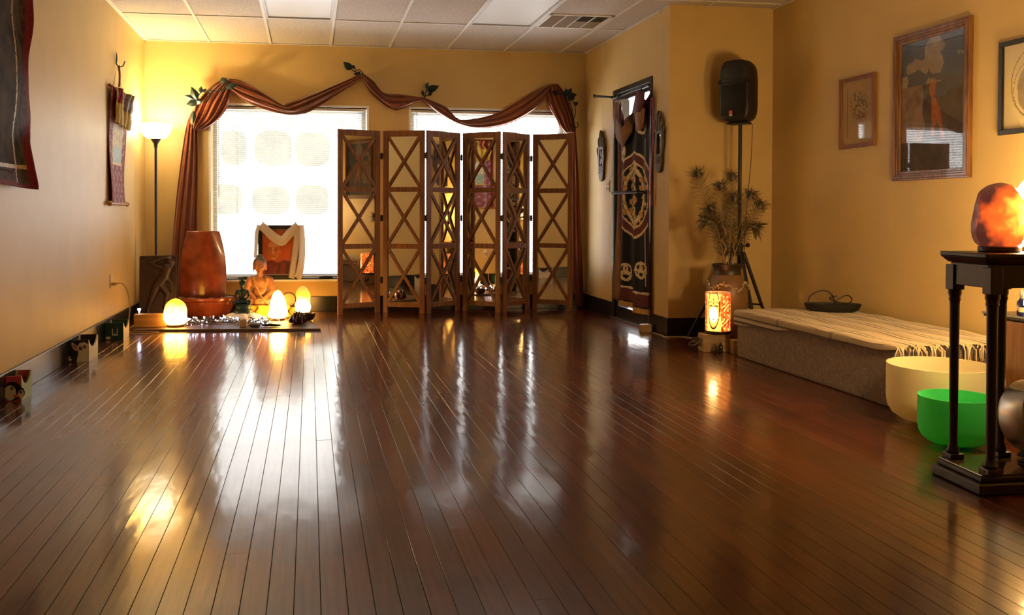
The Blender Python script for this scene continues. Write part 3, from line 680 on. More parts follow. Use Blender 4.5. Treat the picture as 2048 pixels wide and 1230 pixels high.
# painted boxes along the left skirting ------------------------------
m_pink = mat('pink_paint', (.42, .06, .09), .45); m_blk = mat('black_paint', (.012, .012, .014), .5); m_cw = mat('cream_paint', (.62, .56, .44), .5)
m_org = mat('orange_paint', (.60, .16, .05), .5); m_lg = mat('light_green_paint', (.28, .42, .16), .5); m_tg = mat('dark_teal_paint', (.012, .05, .042), .5); m_inner = mat('dark_box_inside', (.03, .025, .02), .8)
def disc(k, c, ry, rz, nx, mi, ux, n=20, up=(0,0,1)):
    c, ux, up = Vector(c), Vector(ux), Vector(up)
    P = [c + ux*ry*cos(2*pi*i/n) + up*rz*sin(2*pi*i/n) for i in range(n)]; b = len(k.v)
    k.v += P; k.f.append(tuple(range(b, b+n))); k.m.append(mi)
def pbox(name, label, x0, x1, y0, y1, h, mats, paint):
    # open topped box: near end panel painted, long sides with a dipped rim
    t = thing(name, ((x0+x1)/2, (y0+y1)/2, 0), label, 'box', 'painted wooden boxes along the left wall'); th = .009
    k = M(); k.bb(x0, x1, y0, y0+th, 0, h); k.bb(x0, x1, y1-th, y1, 0, h*1.02); k.bb(x0+th, x1-th, y0+th, y1-th, .003, .01); k.build('end_panel', mats[0], t, bevel=.0015)
    for xs in (x0, x1-th):
        P = [(xs, y0+th, 0), (xs, y1-th, 0), (xs, y1-th, h)] + [(xs, y1-th-(y1-y0-2*th)*i/10, h*(1-.42*sin(pi*i/10)**.7)) for i in range(1, 10)] + [(xs, y0+th, h)]
        k = M(); k.prism(P, (th, 0, 0)); k.build('side_panel', mats[1], t)
    k = M(); k.bb(x0+th, x1-th, y0+th, y1-th, .01, h*.42); k.build('folded_paper', mats[2], t)
    k = M(); paint(k, x0, x1, y0-.0008, h); k.build('painted_animal', [m_blk, m_cw, m_org, m_pink, m_lg], t)
def paint_bird(k, x0, x1, y, h):
    xm = x0+(x1-x0)*.50; d = lambda dx, z_, a, b, mi, o: disc(k, (xm+dx, y-o*.0006, z_), a, b, 0, mi, (1,0,0))
    d(-.005, h*.40, .048, h*.38, 0, 0); d(.035, h*.33, .022, h*.22, 0, 0)
    d(-.016, h*.34, .030, h*.30, 1, 1); d(.038, h*.28, .015, h*.18, 1, 1)
    d(-.006, h*.52, .008, .010, 0, 2); d(.036, h*.36, .006, .008, 0, 2); d(-.004, h*.52, .003, .004, 1, 3); d(.012, h*.22, .016, .009, 2, 2)
def paint_dog(k, x0, x1, y, h):
    xm = x0+(x1-x0)*.62; d = lambda dx, z_, a, b, mi, o: disc(k, (xm+dx, y-o*.0006, z_), a, b, 0, mi, (1,0,0))
    tri = lambda P, mi, o: (k.v.extend([Vector((xm+a, y-o*.0006, h*b)) for a, b in P]), k.f.append(tuple(range(len(k.v)-len(P), len(k.v)))), k.m.append(mi))
    tri([(-.03, .0), (.045, .0), (.045, .80), (.02, .90), (-.012, .86), (-.028, .62), (-.018, .42)], 1, 0); tri([(-.03, .50), (-.018, .68), (-.06, .92), (-.062, .78), (-.048, .58)], 1, 0); tri([(-.034, .56), (-.026, .66), (-.052, .84), (-.054, .74)], 3, 1)
    d(-.07, h*.16, .012, .016, 1, 0); d(-.064, h*.20, .007, .010, 0, 1); d(-.004, h*.62, .011, .014, 0, 1); d(.022, h*.68, .010, .012, 0, 1); d(-.002, h*.64, .003, .004, 1, 2); d(.024, h*.70, .003, .004, 1, 2); d(-.026, h*.40, .006, .005, 0, 1)
def paint_goat(k, x0, x1, y, h):
    xm = x0+(x1-x0)*.55; d = lambda dx, z_, a, b, mi, o: disc(k, (xm+dx, y-o*.0006, z_), a, b, 0, mi, (1,0,0))
    for s_ in (-1, 1): d(s_*.018, h*.45, .004, h*.24, 1, 0)
    d(0, h*.30, .020, .008, 1, 0); d(-.05, h*.12, .02, .012, 1, 0)
pbox('painted_box', 'pink open box painted with a black and white bird beside the baseboard', -1.616, -1.538, 5.285, 5.47, .138, [m_pink, m_lg, m_inner], paint_bird)
pbox('painted_box', 'black open box painted with a cream dog face beside the baseboard', -1.616, -1.492, 6.59, 6.87, .15, [m_blk, m_cw, m_inner], paint_dog)
pbox('painted_box', 'dark teal open box nearest the wall outlet beside the baseboard', -1.616, -1.473, 7.66, 7.90, .138, [m_tg, m_cw, m_inner], paint_goat)
# ================================================================== ALTAR UNDER THE LEFT WINDOW
REM = lambda v, sm=0: ((('REMESH', dict(mode='VOXEL', voxel_size=v, use_smooth_shade=True)),) + ((('SMOOTH', dict(factor=.5, iterations=sm)),) if sm else ()))
m_altar = mat('brown_altar_mat', (.07, .035, .018), .45, var=.3, scale=8)
m_altartrim = mat('altar_mat_edge', (.16, .11, .07), .4)
t = thing('altar_mat', (-.74, 8.5, 0), 'long low dark board under the altar lamps and statues', 'board')
P = [(-1.49, 8.165), (.085, 7.90), (-.02, 8.80), (-1.49, 8.90)]
k = M(); k.hexa([(x_, y_, .0005) for x_, y_ in P]+[(x_, y_, .016) for x_, y_ in P]); k.build('board', m_altar, t, bevel=.003)
k = M(); k.hexa([(-1.495, 8.15, .0005), (.095, 7.88, .0005), (.085, 7.905, .0005), (-1.49, 8.175, .0005), (-1.495, 8.15, .02), (.095, 7.88, .02), (.085, 7.905, .02), (-1.49, 8.175, .02)]); k.build('edge_strip', m_altartrim, t, bevel=.003)
AZ = .0165

# wooden beam under the leftmost lamp
m_beam = wood_mat('pale_pine_beam', (.55, .30, .10), (.42, .21, .07), .5, 'X')
k = M(); k.box((-1.36, 8.335, AZ+.058), (.30, .09, .115)); tag(k.build('wooden_beam', m_beam, loc=(-1.36, 8.335, AZ), bevel=.004), 'short pale wooden beam lying beside the leftmost salt lamp', 'wood block')

# carved dancer relief panel ------------------------------------------
m_carve = mat('dark_carved_wood', (.036, .015, .010), .42, var=.35, scale=30, bump=.25)
t = thing('carved_relief_panel', (-1.41, 8.95, 0), 'dark carved wooden panel with a dancing figure relief leaning in the corner', 'carving')
tl = radians(4)
def cp(x_, d, z_): return Vector((-1.412+x_, 8.94 - d + z_*sin(tl), z_*cos(tl)+.002))     # local: x across, d toward camera, z up
k = M(); w = .168
k.hexa([cp(-w, .012, 0), cp(w, .012, 0), cp(w, -.02, 0), cp(-w, -.02, 0), cp(-w, .012, .615), cp(w, .012, .622), cp(w, -.02, .622), cp(-w, -.02, .615)])
k.build('slab', m_carve, t, bevel=.006)
k = M()
C = lambda a, b, r0, r1, d=.018: k.cap(cp(a[0], d, a[1]), cp(b[0], d, b[1]), r0, r1, 10)
C((.06, .41), (.085, .50), .040, .045); C((.085, .50), (.10, .535), .02, .018); k.ell(cp(.11, .03, .565), (.030, .03, .036))       # torso, neck, head
C((.055, .40), (.015, .35), .042, .050)                                   # hips
C((.06, .49), (-.075, .545), .020, .016); C((-.075, .545), (.02, .585), .016, .012); C((.02, .585), (.09, .60), .011, .010)    # raised left arm over the head
C((.11, .49), (.145, .56), .018, .014); C((.145, .56), (.11, .605), .013, .010)
C((.0, .34), (-.055, .20), .046, .030); C((-.055, .20), (-.095, .085), .029, .017); C((-.095, .085), (-.03, .06), .016, .012)  # left leg
C((.03, .34), (.09, .25), .044, .030); C((.09, .25), (.06, .12), .028, .018); C((.06, .12), (.12, .10), .016, .010)            # right leg
C((.07, .42), (.12, .36), .03, .012); C((.12, .36), (.13, .26), .012, .006)                                                    # sash
C((-.12, .05), (.13, .045), .03, .03, .01)
k.build('dancer_relief', m_carve, t, smooth=180, mods=REM(.006, 3))

# fountain ---------------------------------------------------------------
m_glaze = mat('rust_ceramic_glaze', (.26, .055, .02), .22, var=.45, scale=7, coat=.4, bump=.12, bscale=30)
m_peb = mat('river_pebble', (.11, .085, .07), .4, var=.6, scale=14, col2=(.32, .25, .19))
FX, FY = -1.00, 9.16
t = thing('tabletop_fountain', (FX, FY, 0), 'rust glazed ceramic fountain with tall curved slab and pebble filled basin', 'fountain')
k = M(); k.lathe([(.15, 0), (.18, .004), (.21, .04), (.238, .10), (.250, .145), (.252, .16), (.268, .168), (.274, .195), (.268, .203), (.25, .20), (.24, .175), (.20, .16), (.0, .155)], (FX, FY, 0), 48, sx=1.08, sy=.90, close=False); k.build('basin', m_glaze, t, smooth=50)
k = M()
def slabf(u, v):
    s_ = (u-.5)*2; hw = .218*(1-.02*(1-v))*(1 - .30*max(0, (v-.30)/.70)**2.0) + .006*sin(pi*v); z_ = .165+.683*v + .012*(1-s_*s_)*v*0
    return Vector((FX-.03+s_*hw, FY+.055 - .07*cos(s_*1.15) + .015, z_))
nu, nv = 24, 28
G0 = [[slabf(i/nu, j/nv) for i in range(nu+1)] for j in range(nv+1)]
b = []; fs = []
for L_ in (0, 1):
    for j in range(nv+1):
        for i in range(nu+1):
            p = G0[j][i].copy(); p.y += .075*L_*(1-.15*((i/nu-.5)*2)**2); b.append(p)
w_ = nu+1; o_ = (nu+1)*(nv+1)
for j in range(nv):
    for i in range(nu):
        fs.append((j*w_+i, j*w_+i+1, (j+1)*w_+i+1, (j+1)*w_+i)); fs.append((o_+j*w_+i, o_+(j+1)*w_+i, o_+(j+1)*w_+i+1, o_+j*w_+i+1))
for j in range(nv):
    fs.append((j*w_, (j+1)*w_, o_+(j+1)*w_, o_+j*w_)); fs.append((j*w_+nu, o_+j*w_+nu, o_+(j+1)*w_+nu, (j+1)*w_+nu))
for i in range(nu):
    fs.append((i, o_+i, o_+i+1, i+1)); fs.append((nv*w_+i, nv*w_+i+1, o_+nv*w_+i+1, o_+nv*w_+i))
k.add(b, fs); k.build('water_slab', m_glaze, t, smooth=40, bevel=.008)
rg = random.Random(3)
peb = []
for i in range(34):
    a = -pi*rg.random() if i < 26 else rg.uniform(0, pi); r_ = rg.uniform(.17, .225)
    px, py = FX+1.1*r_*cos(a), FY+.92*r_*sin(a)
    k = M(); s_ = rg.uniform(.014, .024); k.ell((px, py, .185+rg.uniform(-.004, .012)), (s_*1.3, s_, s_*.65), Euler((0, 0, rg.uniform(0, 3))).to_matrix(), 9, 6); k.build('pebble', m_peb, t, smooth=180)

# salt lamps ---------------------------------------------------------------
m_saltbase = wood_mat('lamp_base_wood', (.10, .04, .015), (.05, .018, .008), .4, 'X')
def salt_lamp(loc, r, h, label, m, seed, watts, col=(1.0, .50, .12), lean=0.0, prof_=None):
    t = thing('salt_lamp', loc, label, 'lamp', 'glowing salt lamps'); x0, y0, z0 = loc
    k = M(); k.lathe([(r*.72, 0), (r*.78, .004), (r*.78, .018), (r*.7, .022)], loc, 28); k.build('wooden_base', m_saltbase, t, smooth=40)
    nz = lambda q: noise.noise(Vector((q.x*11, q.y*11, q.z*9)) + Vector((seed*3.1, seed*1.7, seed)))
    k = M(); nu, nv = 18, 15; prof = prof_ or [(.0, .66), (.05, .84), (.2, 1.0), (.45, .99), (.66, .92), (.8, .78), (.9, .58), (.97, .34), (1.0, .06)]
    pp = [Vector((a, b, 0)) for a, b in prof]
    def fn(u, v):
        q = interp(pp, v); a = 2*pi*u; rad = r*q.y*(1+.06*cos(3*a+seed)+.04*cos(5*a+2*seed)); z_ = .021 + (h-.021)*q.x
        p = Vector((rad*cos(a)+lean*z_, rad*sin(a), z_)); d = 1 + .20*nz(p/ r*.075*1.9)
        return Vector((x0+p.x*d, y0+p.y*d, z0+z_))
    k.surf(lambda u, v: fn(u % 1.0, v), nu, nv); k.build('salt_crystal', m, t, smooth=22)
    return t
def salt_mat(name, bulb, h, stops, nsc=16):
    # translucent salt round a bulb: emission falls off with the thickness of salt between bulb and surface
    m = bpy.data.materials.new(name); m.use_nodes = True; N, L = nodes_of(m); b = N['Principled BSDF']; b.inputs['Base Color'].default_value = (.55, .25, .12, 1); b.inputs['Roughness'].default_value = .4
    tc = N.new('ShaderNodeTexCoord'); nz = N.new('ShaderNodeTexNoise'); nz.inputs['Scale'].default_value = nsc; nz.inputs['Detail'].default_value = 4; L.new(tc.outputs['Object'], nz.inputs['Vector'])
    d = N.new('ShaderNodeVectorMath'); d.operation = 'DISTANCE'; L.new(tc.outputs['Object'], d.inputs[0]); d.inputs[1].default_value = bulb
    a = N.new('ShaderNodeMath'); a.operation = 'MULTIPLY_ADD'; a.inputs[1].default_value = .09; L.new(nz.outputs['Fac'], a.inputs[0]); L.new(d.outputs['Value'], a.inputs[2])
    cr = N.new('ShaderNodeValToRGB'); e = cr.color_ramp.elements; e[0].position, e[0].color = stops[0][0], (*stops[0][1], 1); e[1].position, e[1].color = stops[-1][0], (*stops[-1][1], 1)
    for p_, c_ in stops[1:-1]: x_ = e.new(p_); x_.color = (*c_, 1)
    L.new(a.outputs[0], cr.inputs[0]); L.new(cr.outputs[0], b.inputs['Emission Color']); b.inputs['Emission Strength'].default_value = h
    bp = N.new('ShaderNodeBump'); bp.inputs['Strength'].default_value = .4; bp.inputs['Distance'].default_value = .01; L.new(nz.outputs['Fac'], bp.inputs['Height']); L.new(bp.outputs[0], b.inputs['Normal'])
    return m
m_saltA = salt_mat('salt_glow_yellow', (0, 0, .05), 1.0, [(.10, (22, 10, 2.2)), (.17, (9, 4.0, .5)), (.23, (1.6, .75, .03)), (.29, (.9, .36, .02))])
m_saltB = salt_mat('salt_glow_white', (0, 0, .07), 1.0, [(.10, (30, 15, 3.6)), (.20, (18, 8.5, 1.6)), (.26, (4.0, 2.0, .12)), (.31, (1.6, .8, .05))])
m_saltC = salt_mat('salt_glow_soft', (0, 0, .05), 1.0, [(.10, (24, 11, 2.2)), (.17, (10, 4.4, .5)), (.22, (1.3, .55, .03)), (.30, (.55, .20, .03))])
salt_lamp((-1.165, 8.31, AZ), .094, .25, 'round topped glowing salt lamp at the left end of the altar board', m_saltA, 1, 3)
salt_lamp((-.292, 8.62, AZ), .083, .285, 'tall tapering white hot salt lamp in the middle of the altar board', m_saltB, 2, 3, prof_=[(.0, .70), (.05, .9), (.15, 1.0), (.35, .95), (.55, .82), (.72, .66), (.86, .50), (.95, .32), (1.0, .06)])
salt_lamp((-.066, 9.05, .0), .075, .30, 'dimmer salt lamp below the window sill behind the dark bowl', m_saltC, 3, 2)

# string lights ---------------------------------------------------------------
m_wire = mat('green_black_wire', (.012, .016, .014), .45)
m_led = emission('cool_white_led', (.72, .78, 1.0), 9.0)
m_bulbglass = mat('led_cap', (.35, .38, .42), .25)
t = thing('string_lights', (-.85, 8.45, AZ), 'heap of cool white fairy lights on dark wire along the altar board', 'string lights')
rg = random.Random(5); pts = []
for i in range(170):
    f_ = i/169; x_ = -1.08+.70*(.5-.5*cos(f_*pi*7)) + rg.uniform(-.05, .05) if i < 140 else -.45+.22*(i-140)/30
    y_ = 8.36 + .10*sin(f_*41)+rg.uniform(-.05, .05) - .10*(x_+1.08)*.5; pts.append(Vector((x_, y_, AZ+.006+rg.uniform(0, .055)*(1 if i < 140 else .4))))
k = M(); k.tube(resample(pts, 680), .0028, 5); k.build('wire', m_wire, t, smooth=60)
kb, kc = M(), M()
for i in range(0, 150, 1):
    p = pts[i % len(pts)] + Vector((rg.uniform(-.02, .02), rg.uniform(-.02, .02), rg.uniform(.003, .018))); d = Vector((rg.uniform(-1, 1), rg.uniform(-1, .3), rg.uniform(0, 1))).normalized()
    kc.cyl(p-d*.010, p, .004, n=6)
    if i % 5 < 3: kb.ell(p+d*.005, .005, None, 6, 4)
tag(kc.build('bulb_sockets', m_bulbglass, t, smooth=60), kind='stuff'); tag(kb.build('led_bulbs', m_led, t, smooth=60), kind='stuff')
t = thing('fairy_light_cluster', (-1.52, 8.42, .0), 'single cool white fairy light glowing on the beam by the left wall', 'string lights')
k = M(); k.tube(resample([(-1.49, 8.335, AZ+.116), (-1.48, 8.34, AZ+.13), (-1.475, 8.35, AZ+.15)], 10), .003, 5); k.build('wire', m_wire, t)
k = M(); k.lathe([(.004, .0), (.006, .01), (.016, .034), (.014, .036)], (-1.475, 8.35, AZ+.125), 12); k.build('bulb', m_led, t, smooth=50)

# buddha statue ---------------------------------------------------------------
m_bud = mat('terracotta_statue', (.36, .15, .055), .5, var=.35, scale=16, bump=.12, bscale=70)
m_budhair = mat('grey_statue_hair', (.13, .105, .09), .6, bump=.5, bscale=220)
m_plinth = mat('yellow_silk_cloth', (.62, .33, .03), .5, sheen=.3, var=.15, scale=10)
BX, BY, BZ = -.475, 8.95, .135
t = thing('plinth_block', (BX+.03, BY, 0), 'yellow cloth covered block under the seated statue', 'plinth')
k = M(); k.box((BX+.03, BY-.03, .0755), (.33, .22, .117)); k.build('block', m_plinth, t, bevel=.012, seg=3)
def clothf(u, v):
    x_ = BX-.02+.30*u; s_ = v
    return Vector((x_+.012*sin(9*s_), BY-.146-.012*abs(sin(11*u+1))-.03*s_*s_, .136-.115*s_+.004*sin(14*u)))
k = M(); k.surf(clothf, 30, 12); k.build('cloth_front', m_plinth, t, smooth=180, mods=(('SOLIDIFY', dict(thickness=.003)),))
t = thing('buddha_statue', (BX, BY, BZ), 'seated terracotta statue with grey hair in meditation on the altar', 'statue')
k = M(); B = lambda x_, y_, z_: (BX+x_, BY+y_, BZ+z_)
# torso, shoulders, neck, arms, crossed legs as one continuous surface
k.ell(B(0, .01, .12), (.075, .055, .085)); k.ell(B(0, .005, .215), (.088, .055, .068)); k.cap(B(-.075, .005, .248), B(.075, .005, .248), .032, .032, 12)
k.cap(B(0, 0, .25), B(0, -.004, .315), .032, .03)
for s_ in (-1, 1):
    k.cap(B(s_*.098, .005, .24), B(s_*.118, -.01, .135), .030, .026); k.cap(B(s_*.118, -.01, .135), B(s_*.04, -.085, .062), .025, .018); k.ell(B(s_*.022, -.098, .055), (.032, .02, .013))
    for f_ in range(4): k.cap(B(s_*(.02+.004*f_), -.095-.006*f_, .055), B(-s_*.012, -.104-.005*f_, .056+.003*f_), .006, .005, 6)
    k.cap(B(s_*.02, -.09, .064), B(s_*.002, -.098, .074), .006, .005, 6)
    k.cap(B(s_*.06, .02, .04), B(s_*.145, -.05, .036), .048, .040); k.cap(B(s_*.145, -.05, .034), B(-s_*.03, -.10, .03), .036, .026)
k.ell(B(0, .01, .045), (.12, .085, .045))
k.build('body', m_bud, t, smooth=180, mods=REM(.0055, 2))
k = M(); H = .40
k.ell(B(0, -.005, .385), (.056, .062, .072)); k.ell(B(0, -.022, .345), (.040, .042, .036))
k.cap(B(0, -.066, .395), B(0, -.072, .37), .007, .011, 8); k.ell(B(0, -.062, .348), (.018, .010, .006)); k.ell(B(0, -.060, .34), (.014, .010, .005)); k.ell(B(0, -.055, .325), (.016, .012, .012))
for s_ in (-1, 1):
    k.ell(B(s_*.022, -.060, .39), (.014, .008, .006)); k.cap(B(s_*.008, -.064, .405), B(s_*.036, -.055, .405), .006, .004, 8); k.ell(B(s_*.026, -.048, .362), (.018, .016, .018))
    k.cap(B(s_*.057, .0, .40), B(s_*.057, .0, .34), .011, .010, 8)
k.build('face', m_bud, t, smooth=180, mods=REM(.004, 1))
k = M(); k.ell(B(0, .010, .412), (.063, .064, .056)); k.ell(B(0, .012, .462), (.034, .034, .03)); k.ell(B(0, .025, .37), (.056, .05, .05)); k.build('hair_cap', m_budhair, t, smooth=180, mods=REM(.005, 2))
m_mala = mat('ivory_beads', (.60, .42, .20), .4)
t2 = thing('bead_necklace', (BX, BY-.05, BZ+.3), 'long strand of ivory beads hanging round the seated statue neck', 'necklace')
strand = resample([B(-.052, .02, .285), B(-.056, -.045, .262), B(-.040, -.066, .20), B(-.012, -.083, .14), B(.022, -.09, .115), B(.052, -.083, .145), B(.064, -.066, .20), B(.060, -.045, .258), B(.050, .02, .285)], 60)
k = M()
for p in strand: k.ell(p, .0042, None, 6, 4)
tag(k.build('strand_beads', m_mala, t2, smooth=180), kind='stuff')
strand = resample([B(-.05, -.03, .27), B(-.02, -.078, .18), B(.0, -.10, .12), B(.03, -.118, .075), B(.07, -.135, .03), B(.10, -.15, .005)], 46); k = M()
for p in strand: k.ell(p, .0042, None, 6, 4)
tag(k.build('loose_end_beads', m_mala, t2, smooth=180), kind='stuff')

# round hand drum / ring leaning behind the tall lamp
m_drum = mat('drum_skin', (.45, .25, .09), .6); m_rim = wood_mat('dark_drum_rim', (.10, .04, .02), (.05, .02, .01), .4, 'X')
DX, DY, DZ = -.20, 8.86, .185
t = thing('hand_drum', (DX, DY, DZ-.075), 'small round hand drum leaning behind the tall salt lamp', 'drum')
Rd = Euler((radians(78), 0, radians(12))).to_matrix()
k = M(); k.lathe([(.060, -.015), (.060, .012)], (DX, DY, DZ), 32, Rd); k.build('skin', m_drum, t, smooth=40)
k = M(); k.lathe([(.061, -.018), (.072, -.018), (.072, .018), (.061, .018), (.061, -.018)], (DX, DY, DZ), 32, Rd, close=False); k.build('rim', m_rim, t, smooth=40)
k = M(); k.box((DX, DY+.005, .055), (.12, .06, .108)); tag(k.build('drum_rest_block', m_plinth, loc=(DX, DY, 0), bevel=.006), 'low yellow block behind the tall salt lamp', 'plinth')

# small dark green statue on a white cloth -------------------------------------
m_jade = mat('dark_green_bronze', (.006, .022, .014), .4, metal=.2, var=.5, scale=26, bump=.15)
m_wcloth = mat('white_cloth', (.78, .74, .66), .75, bump=.1, bscale=12)
TX_, TY_ = -.617, 8.62
t = thing('white_offering_cloth', (TX_, TY_, AZ), 'bunched white cloth under the small green statue', 'cloth')
def wcf(u, v):
    a = 2*pi*u; r_ = v; rx, ry = .235*(1+.08*sin(3*a)), .10*(1+.06*cos(4*a)); h_ = .074*(1-max(0, (r_-.38)/.62)**1.3) if r_ > .38 else .074
    return Vector((TX_+.005+rx*r_*cos(a), TY_-.02+ry*r_*sin(a), AZ+max(.002, h_+.006*sin(7*a)*r_*(1-r_)*4)))
k = M(); k.surf(wcf, 48, 14); k.build('cloth_mound', m_wcloth, t, smooth=180)
t = thing('green_deity_statue', (TX_, TY_, .092), 'small dark green seated deity statue on lotus base', 'statue')
G = lambda x_, y_, z_: (TX_+x_, TY_+y_, .0925+z_)
k = M(); k.lathe([(.086, 0), (.09, .012), (.078, .03), (.066, .045), (.07, .06), (.078, .075), (.07, .085)], G(.008, 0, 0), 28, sx=1, sy=.75); k.build('lotus_base', m_jade, t, smooth=50)
k = M(); k.ell(G(0, 0, .11), (.068, .05, .028)); k.ell(G(0, .005, .165), (.034, .028, .045)); k.ell(G(0, .005, .20), (.044, .026, .026)); k.cap(G(0, 0, .215), G(0, 0, .24), .014, .013); k.ell(G(0, -.002, .262), (.023, .025, .03)); k.cap(G(0, .004, .285), G(0, .006, .325), .020, .008); k.ell(G(0, -.026, .258), (.005, .006, .009), None, 8, 6)
for s_ in (-1, 1): k.cap(G(s_*.045, .0, .205), G(s_*.062, -.005, .155), .014, .011); k.cap(G(s_*.062, -.005, .155), G(s_*.04, -.045, .125), .011, .009); k.cap(G(s_*.03, 0, .105), G(s_*.068, -.03, .10), .026, .020); k.cap(G(s_*.02, .0, .275), G(s_*.026, .0, .30), .008, .004, 8)
k.build('figure', m_jade, t, smooth=180, mods=REM(.005, 1))

# portrait with white scarf on the sill ------------------------------------------
m_pbg = mat('portrait_orange_ground', (.40, .085, .022), .35, var=.2, scale=8); m_pskin = mat('portrait_skin', (.44, .13, .045), .35, var=.2, scale=20); m_probe = mat('portrait_maroon_robe', (.15, .022, .02), .35, var=.4, scale=18); m_pline = mat('portrait_dark_line', (.06, .015, .01), .4); m_plite = mat('portrait_highlight', (.52, .22, .09), .4)
m_silver = mat('silver_fillet', (.35, .33, .32), .3, metal=.8)
PX0, PX1, PZ0, PZ1, PY = -.523, -.085, .337, .905, 9.50
t = thing('framed_portrait', ((PX0+PX1)/2, PY, PZ0), 'black framed orange portrait of a robed person on the window sill', 'picture')
lean = radians(5)
def pp_(u, w_, d=0): return Vector((PX0+(PX1-PX0)*u, PY + (PZ1-PZ0)*w_*sin(lean) - d, PZ0+(PZ1-PZ0)*w_*cos(lean)))
def pbx(k, u0, u1, w0, w1, d0, d1): k.hexa([pp_(u0,w0,d1), pp_(u1,w0,d1), pp_(u1,w0,d0), pp_(u0,w0,d0), pp_(u0,w1,d1), pp_(u1,w1,d1), pp_(u1,w1,d0), pp_(u0,w1,d0)])
for a in ((0, 1, 0, .075), (0, 1, .925, 1), (0, .10, .075, .925), (.92, 1, .075, .925)): k = M(); pbx(k, *a, 0, .018); k.build('frame_rail', m_black, t, bevel=.002)
k = M(); pbx(k, .10, .92, .075, .925, .002, .006); k.build('print_ground', m_pbg, t)
k = M(); pbx(k, .10, .92, .082, .094, .006, .010); pbx(k, .10, .92, .905, .916, .006, .010); k.build('fillet', m_silver, t)
k = M()
def blob(pts, mi, lay):
    P = [pp_(u, w_, .0065+.0006*lay) for u, w_ in pts]; b_ = len(k.v); k.v += P; k.f.append(tuple(range(b_, b_+len(P)))); k.m.append(mi)
def oval(u, w_, a, c, mi, lay, n=24): blob([(u+a*cos(2*pi*i/n), w_+c*sin(2*pi*i/n)) for i in range(n)], mi, lay)
blob([(.16, .095), (.90, .095), (.87, .24), (.72, .33), (.58, .36), (.46, .30), (.34, .36), (.22, .34), (.14, .22)], 1, 0)
blob([(.62, .10), (.74, .095), (.70, .30), (.64, .33)], 3, 1); blob([(.42, .10), (.50, .10), (.52, .31), (.47, .30)], 2, 1)
oval(.40, .43, .075, .09, 0, 1); oval(.365, .535, .145, .185, 0, 2); oval(.50, .50, .028, .045, 0, 1); oval(.345, .62, .11, .075, 4, 3)
for du in (-.07, .06): oval(.35+du, .545, .038, .020, 3, 4); oval(.35+du, .545, .028, .013, 0, 5); oval(.35+du, .578, .045, .007, 3, 4)
blob([(.335, .55), (.36, .55), (.385, .475), (.345, .462), (.315, .475)], 4, 4); oval(.35, .425, .06, .016, 3, 4); oval(.35, .428, .05, .007, 4, 5); oval(.35, .385, .04, .018, 4, 3)
k.build('portrait_print', [m_pskin, m_probe, m_pline, m_pline, m_plite], t)
m_khata = mat('white_silk_scarf', (.72, .66, .58), .45, transl=.35, sheen=.3)
t = thing('white_scarf', ((PX0+PX1)/2, PY-.03, PZ1), 'white silk scarf draped over the orange portrait frame', 'scarf')
def band(c, wd, nu=40, nv=8, ph=0, name='scarf_fold'):
    C3 = [Vector((u, w_, 0)) for u, w_ in c]
    def fn(u, v):
        p = interp(C3, u); q = interp(C3, min(u+.02, 1))-interp(C3, max(u-.02, 0)); nrm = Vector((-q.y, q.x, 0)); nrm = nrm.normalized() if nrm.length > 1e-6 else Vector((0,1,0))
        ww = wd(u) if callable(wd) else wd
        p = p + nrm*(v-.5)*ww
        return pp_(p.x, p.y, .032+.016*sin(pi*v)+.006*sin(14*v+ph+3*u))
    k = M(); k.surf(fn, nu, nv); k.build(name, m_khata, t, smooth=180, mods=(('SOLIDIFY', dict(thickness=.002)),))
band([(.06, 1.0), (.16, .93), (.33, .80), (.50, .715), (.58, .72), (.72, .84), (.84, .93), (.92, 1.0)], lambda u: .16+.03*sin(pi*u))
band([(.92, 1.0), (.91, .85), (.88, .60), (.82, .30), (.77, .02)], lambda u: .16-.02*u, ph=2, name='scarf_tail')
band([(1.0, 1.0), (1.02, .7), (1.01, .4), (.96, .14), (.90, .02)], lambda u: .13+.05*u, ph=4, name='scarf_tail')
band([(.02, 1.0), (-.03, .85), (-.04, .65), (-.06, .40)], lambda u: .08, ph=1, name='scarf_tail')

# lotus candle holder, bowl, candle, stone, driftwood ----------------------------------
m_lotus = mat('purple_lacquer', (.05, .008, .016), .2, coat=.5)
t = thing('lotus_candle_holder', (-.105, 8.28, AZ), 'dark purple lotus flower candle holder at the right of the altar board', 'candle holder')
for ring, (n, r_, ht, lean_) in enumerate(((8, .098, .085, .02), (8, .066, .108, -.12))):
    for i in range(n):
        a = 2*pi*(i+.5*ring)/n; d = Vector((cos(a), sin(a), 0)); b0 = Vector((-.105, 8.28, AZ+.012)) + d*r_*.55
        k = M(); leaf(k, b0, b0+d*r_*lean_+Vector((0, 0, ht)), .088, d*.6+Vector((0,0,-.5)), fold=-.25); k.build('petal', m_lotus, t, smooth=180)
k = M(); k.lathe([(.05, 0), (.06, .01), (.058, .03), (.03, .04), (.03, .075), (.025, .075)], (-.105, 8.28, AZ), 24); k.build('cup', m_lotus, t, smooth=50)
k = M(); k.lathe([(.02, .075), (.02, .108), (.004, .11)], (-.105, 8.28, AZ), 16); k.build('tealight', m_org, t, smooth=50)
m_dbowl = wood_mat('dark_bowl_wood', (.05, .02, .012), (.022, .01, .006), .35, 'X')
k = M(); k.lathe([(.03, 0), (.05, .006), (.066, .03), (.073, .065), (.069, .067), (.06, .035), (.045, .014), (.001, .01)], (-.018, 8.56, AZ-.001), 30, close=False); tag(k.build('dark_bowl', m_dbowl, loc=(-.018, 8.56, AZ), smooth=60), 'small dark wooden bowl behind the purple lotus holder', 'bowl')
m_wax = mat('warm_wax', (.62, .42, .28), .5)
